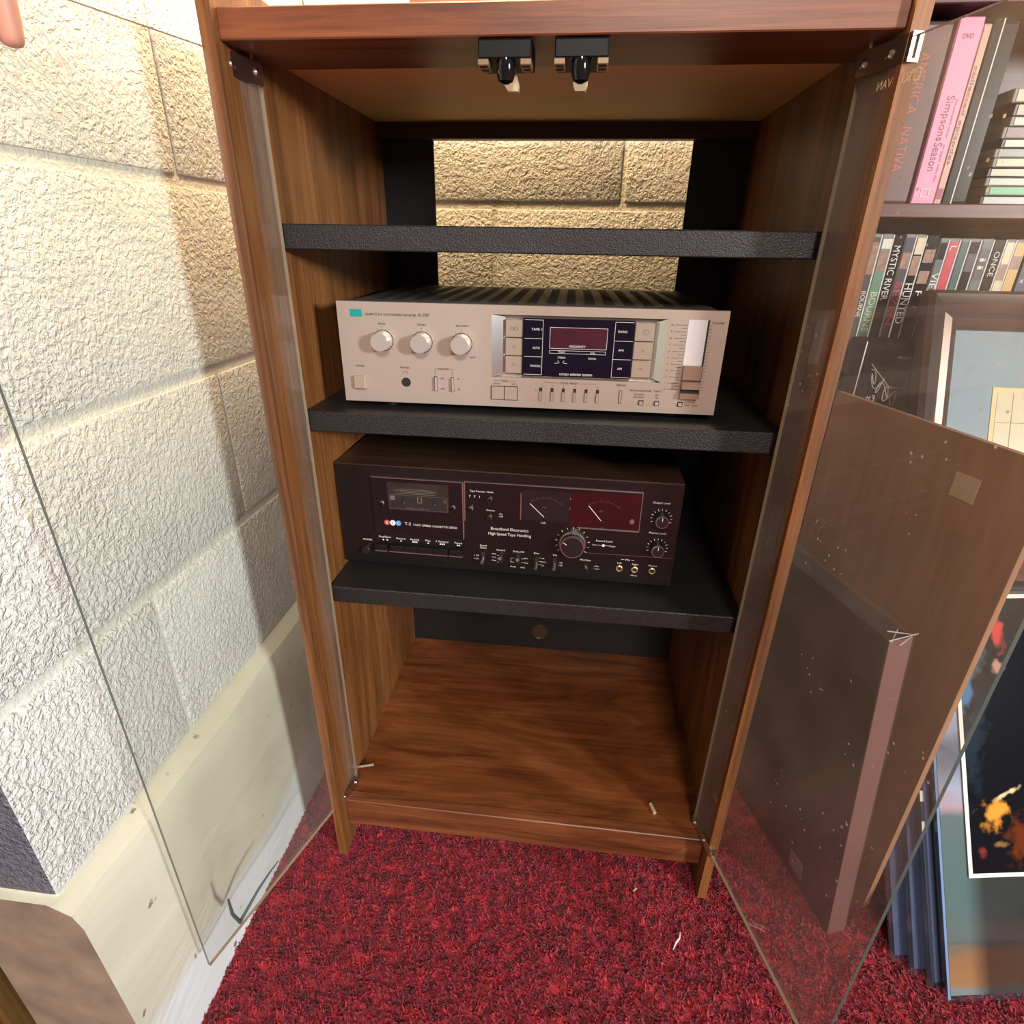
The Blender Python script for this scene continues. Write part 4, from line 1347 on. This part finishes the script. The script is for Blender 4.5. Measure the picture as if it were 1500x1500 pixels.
def poster_print():
    m, nt, out = new_mat('faded_poster_print')
    b = N(nt, 'ShaderNodeBsdfPrincipled')
    b.inputs['Roughness'].default_value = 0.22
    tc = N(nt, 'ShaderNodeTexCoord')
    mp = N(nt, 'ShaderNodeMapping')
    mp.vector_type = 'TEXTURE'
    mp.inputs['Rotation'].default_value = TP.to_euler()
    nt.links.new(tc.outputs['Object'], mp.inputs['Vector'])
    sp = N(nt, 'ShaderNodeSeparateXYZ')
    nt.links.new(mp.outputs[0], sp.inputs[0])
    nz = N(nt, 'ShaderNodeTexNoise', Scale=9.0, Detail=3.0)
    mp2 = N(nt, 'ShaderNodeMapping')
    mp2.inputs['Scale'].default_value = (0.7, 3.5, 1)
    nt.links.new(mp.outputs[0], mp2.inputs[0])
    nt.links.new(mp2.outputs[0], nz.inputs['Vector'])
    ad = N(nt, 'ShaderNodeMath', operation='MULTIPLY_ADD')
    nt.links.new(nz.outputs['Fac'], ad.inputs[0])
    ad.inputs[1].default_value = 0.05
    nt.links.new(sp.outputs['Y'], ad.inputs[2])
    mr = N(nt, 'ShaderNodeMapRange')
    mr.inputs['From Max'].default_value = 0.56
    nt.links.new(ad.outputs[0], mr.inputs['Value'])
    cr = N(nt, 'ShaderNodeValToRGB')
    stops = [(0.0, (120, 124, 128)), (0.065, (126, 128, 126)), (0.08, (160, 112, 66)), (0.145, (150, 102, 60)), (0.17, (84, 96, 88)), (0.24, (84, 104, 97)), (0.34, (86, 106, 98)), (0.46, (92, 106, 100)),
             (0.49, (176, 140, 140)), (0.52, (160, 160, 170)), (0.62, (96, 100, 112)), (0.70, (170, 172, 184)), (0.80, (60, 74, 92)), (0.90, (120, 164, 200))]
    el = cr.color_ramp.elements
    while len(el) < len(stops):
        el.new(0.5)
    for e, (p, c) in zip(el, stops):
        e.position = p
        e.color = lin(*c)
    nt.links.new(mr.outputs[0], cr.inputs[0])
    # the right part of the sheet is darker
    md = N(nt, 'ShaderNodeMapRange')
    md.inputs['From Min'].default_value = 0.035
    md.inputs['From Max'].default_value = 0.060
    md.inputs['To Min'].default_value = 0.0
    md.inputs['To Max'].default_value = 0.93
    nt.links.new(sp.outputs['X'], md.inputs['Value'])
    mx = N(nt, 'ShaderNodeMixRGB', blend_type='MULTIPLY')
    nt.links.new(md.outputs[0], mx.inputs['Fac'])
    nt.links.new(cr.outputs[0], mx.inputs['Color1'])
    mx.inputs['Color2'].default_value = lin(112, 92, 70)
    nt.links.new(mx.outputs[0], b.inputs['Base Color'])
    nt.links.new(b.outputs[0], out.inputs[0])
    return m


M_poster = poster_print()
M_sleeve = glass_mat('poster_sleeve', (0.90, 0.92, 0.96, 1), dust=0.02, dustcol=(0.6, 0.66, 0.8, 1))
M_pedge = P_('blue_grey_sheet', (76, 82, 104), 0.25)
labs = ['front poster in blue grey sleeve with orange band along its foot', 'blue grey sleeved sheet directly behind the front poster', 'third sleeved sheet of the leaning posters', 'rearmost sleeved sheet of the leaning posters']
for i, (bx_, by_, dr) in enumerate(((0.572, -0.097, 0.0), (0.556, -0.084, 0.010), (0.540, -0.070, -0.008), (0.522, -0.056, 0.004))):
    ps = empty('sleeved_poster', (bx_, by_, 0))
    ps.rotation_euler = (0, 0, dr)
    tag(ps, labs[i], 'poster', 'sleeved posters leaning on the right')
    PH = (0.535, 0.50, 0.47, 0.44)[i]
    MB().box(0.006, PW - 0.006, 0.008, PH - 0.006, -0.0034, -0.0016, 0, TP).obj('sheet', M_poster if i == 0 else M_pedge, ps)
    MB().box(0, PW, 0.001, PH, -0.0048, -0.0006, 0, TP).obj('sleeve', M_sleeve, ps)
    if i == 1:
        M_scf = P_('pale_scuff', (200, 196, 200), 0.3)
        for v in (0.20, 0.24, 0.27, 0.33):
            MB().box(0.004, 0.009, v, v + 0.014, -0.0005, -0.0001, 0, TP).obj('bright_scuff', M_scf, ps)
    if i == 0:
        m_ = MB()
        m_.box(0.0005, 0.004, 0.004, PH - 0.004, -0.0005, 0.0002, 0, TP)
        m_.obj('sleeve_seam', P_('blue_seam', (110, 132, 166), 0.2), ps)

ph = empty('black_photograph', (0.572, -0.097, 0))
tag(ph, 'large black photograph with thin white border and orange glow over the front poster', 'photograph')
A0, A1, B0, B1 = 0.039, 0.42, 0.1545, 0.525
MB().box(A0, A1, B0, B1, -0.0004, 0.0006, 0, TP).obj('white_border', P_('white_border', (224, 214, 200), 0.4), ph)


def photo_print(spots, ground):
    """flat print: soft-edged patches of colour on a dark ground, laid out in the sheet's own plane"""
    m, nt, out = new_mat('dark_stage_print')
    b = N(nt, 'ShaderNodeBsdfPrincipled')
    b.inputs['Roughness'].default_value = 0.12
    tc = N(nt, 'ShaderNodeTexCoord')
    mp = N(nt, 'ShaderNodeMapping')
    mp.vector_type = 'TEXTURE'
    mp.inputs['Rotation'].default_value = TP.to_euler()
    nt.links.new(tc.outputs['Object'], mp.inputs['Vector'])
    nz = N(nt, 'ShaderNodeTexNoise', Scale=55.0, Detail=3.0)
    nt.links.new(mp.outputs[0], nz.inputs['Vector'])
    cur = None
    for (cu, cv, ru, rv, rot, c) in spots:
        m2 = N(nt, 'ShaderNodeMapping')
        m2.vector_type = 'TEXTURE'
        m2.inputs['Location'].default_value = (cu, cv, 0)
        m2.inputs['Rotation'].default_value = (0, 0, rot)
        m2.inputs['Scale'].default_value = (ru, rv, 1)
        nt.links.new(mp.outputs[0], m2.inputs[0])
        fl = N(nt, 'ShaderNodeVectorMath', operation='MULTIPLY')
        fl.inputs[1].default_value = (1, 1, 0)
        nt.links.new(m2.outputs[0], fl.inputs[0])
        ln = N(nt, 'ShaderNodeVectorMath', operation='LENGTH')
        nt.links.new(fl.outputs[0], ln.inputs[0])
        ad = N(nt, 'ShaderNodeMath', operation='MULTIPLY_ADD')
        nt.links.new(nz.outputs['Fac'], ad.inputs[0])
        ad.inputs[1].default_value = 2.8
        nt.links.new(ln.outputs['Value'], ad.inputs[2])
        mr = N(nt, 'ShaderNodeMapRange')
        mr.interpolation_type = 'SMOOTHSTEP'
        mr.inputs['From Min'].default_value = 1.8
        mr.inputs['From Max'].default_value = 2.7
        mr.inputs['To Min'].default_value = 1
        mr.inputs['To Max'].default_value = 0
        nt.links.new(ad.outputs[0], mr.inputs['Value'])
        mx = N(nt, 'ShaderNodeMixRGB')
        nt.links.new(mr.outputs[0], mx.inputs['Fac'])
        if cur is None:
            mx.inputs['Color1'].default_value = lin(*ground)
        else:
            nt.links.new(cur, mx.inputs['Color1'])
        mx.inputs['Color2'].default_value = lin(*c)
        cur = mx.outputs[0]
    nt.links.new(cur, b.inputs['Base Color'])
    nt.links.new(b.outputs[0], out.inputs[0])
    return m


M_stage = photo_print([(0.118, 0.205, 0.020, 0.036, -0.2, (96, 40, 16)), (0.080, 0.236, 0.020, 0.015, 0.6, (216, 140, 52)), (0.100, 0.262, 0.022, 0.0035, 0.42, (216, 186, 140)),
                       (0.086, 0.196, 0.014, 0.004, 0.0, (124, 92, 56)), (0.060, 0.188, 0.006, 0.007, 0.0, (110, 40, 40)), (0.056, 0.330, 0.016, 0.075, -0.2, (28, 38, 48)),
                       (0.050, 0.400, 0.010, 0.036, -0.1, (70, 116, 164)), (0.060, 0.450, 0.020, 0.030, 0.1, (74, 92, 104)), (0.074, 0.492, 0.024, 0.012, 0.5, (128, 108, 118)),
                       (0.100, 0.474, 0.009, 0.024, 0.15, (204, 66, 60)), (0.096, 0.428, 0.012, 0.008, 0.3, (184, 140, 120)), (0.140, 0.330, 0.006, 0.02, 0.2, (50, 26, 20)),
                       (0.150, 0.395, 0.010, 0.018, 0.2, (110, 34, 26)), (0.152, 0.352, 0.008, 0.007, 0.0, (196, 150, 120))], (11, 12, 19))
MB().box(A0 + 0.0055, A1 - 0.0055, B0 + 0.0055, B1 - 0.0055, 0.0006, 0.0010, 0, TP).obj('image', M_stage, ph)

# box standing on the cabinet, only its lower front edge in view
bxo = MB().box(-0.135, 0.262, 0.110, 0.260, 1.0552, 1.125, b=0.003).obj('wooden_box', wood('salmon_wood', [(0.3, (170, 100, 72)), (0.7, (206, 140, 106))], 'x', 12))
tag(bxo, 'reddish wooden box on top of the stereo cabinet', 'box')

# a scrap of white lint on the carpet
lint = MB().tube([(0.225, -0.078, 0.004), (0.230, -0.069, 0.0045), (0.236, -0.062, 0.004), (0.238, -0.054, 0.0045)], [0.0005, 0.0014, 0.0012, 0.0004], 6).obj('lint_scrap', Wt)
tag(lint, 'white scrap of lint lying on the red carpet', 'lint')
l2 = MB().tube([(0.176, -0.004, 0.003), (0.181, 0.000, 0.004), (0.179, 0.006, 0.003)], [0.0006, 0.0015, 0.0005], 6).obj('wood_crumb', M_beige)
tag(l2, 'tan crumb of wood on the carpet before the right cabinet foot', 'crumb')


# ================================================================== hand on the left door
def skin_mesh(name, verts, edges, radii, mat, root=0, sub=2):
    me = bpy.data.meshes.new(name)
    me.from_pydata([tuple(v) for v in verts], edges, [])
    o = bpy.data.objects.new(name, me)
    COL.objects.link(o)
    md = o.modifiers.new('skin', 'SKIN')
    md.use_smooth_shade = True
    sv = me.skin_vertices[0].data
    for i, r in enumerate(radii):
        sv[i].radius = r if isinstance(r, tuple) else (r, r)
        sv[i].use_root = (i == root)
    s2 = o.modifiers.new('sub', 'SUBSURF')
    s2.levels = s2.render_levels = sub
    dg = bpy.context.evaluated_depsgraph_get()
    me2 = bpy.data.meshes.new_from_object(o.evaluated_get(dg))
    bpy.data.objects.remove(o)
    me2.materials.clear()
    me2.materials.append(mat)
    me2.polygons.foreach_set('use_smooth', [True] * len(me2.polygons))
    o2 = bpy.data.objects.new(name, me2)
    COL.objects.link(o2)
    return o2


M_skin = plain('skin', lin(196, 140, 116), 0.5, noise=0.06, nscale=40)
M_skin.node_tree.nodes['Principled BSDF'].inputs['Subsurface Weight'].default_value = 0.12
M_skin.node_tree.nodes['Principled BSDF'].inputs['Subsurface Radius'].default_value = (0.01, 0.004, 0.002)
G = lambda s, off, z: TGL @ Vector((s, off, z))
vs, es, rd = [], [], []


def av(p, r):
    vs.append(p)
    rd.append(r)
    return len(vs) - 1


wrist = av(G(0.262, -0.060, 1.155), 0.026)
arm1 = av(G(0.340, -0.085, 1.225), 0.032)
arm2 = av(G(0.440, -0.110, 1.300), 0.038)
palm = av(G(0.248, -0.034, 1.112), (0.022, 0.028))
es += [(wrist, palm), (wrist, arm1), (arm1, arm2)]
for s, zt, zm, k in ((0.2205, 0.983, 1.066, 0), (0.2415, 0.978, 1.074, 1), (0.2620, 0.984, 1.072, 2), (0.2805, 0.998, 1.062, 3)):
    r = (0.0086, 0.0090, 0.0085, 0.0075)[k]
    mc = av(G(s + 0.004, -0.008, zm), r * 1.25)
    pp = av(G(s + 0.002, 0.0165, zm - 0.022), r * 1.05)
    dp = av(G(s, 0.0125, zt + 0.024), r * 0.98)
    tp = av(G(s - 0.001, 0.0098, zt + 0.004), r * 0.84)
    es += [(palm, mc), (mc, pp), (pp, dp), (dp, tp)]
t1 = av(G(0.222, -0.040, 1.080), 0.013)
t2 = av(G(0.214, -0.026, 1.046), 0.0110)
t3 = av(G(0.212, -0.0165, 1.012), 0.0092)
es += [(palm, t1), (t1, t2), (t2, t3)]
hand = skin_mesh('person', vs, es, rd, M_skin, root=wrist)
tag(hand, "photographer's hand gripping the top edge of the left glass door, fingertip in view", 'person')
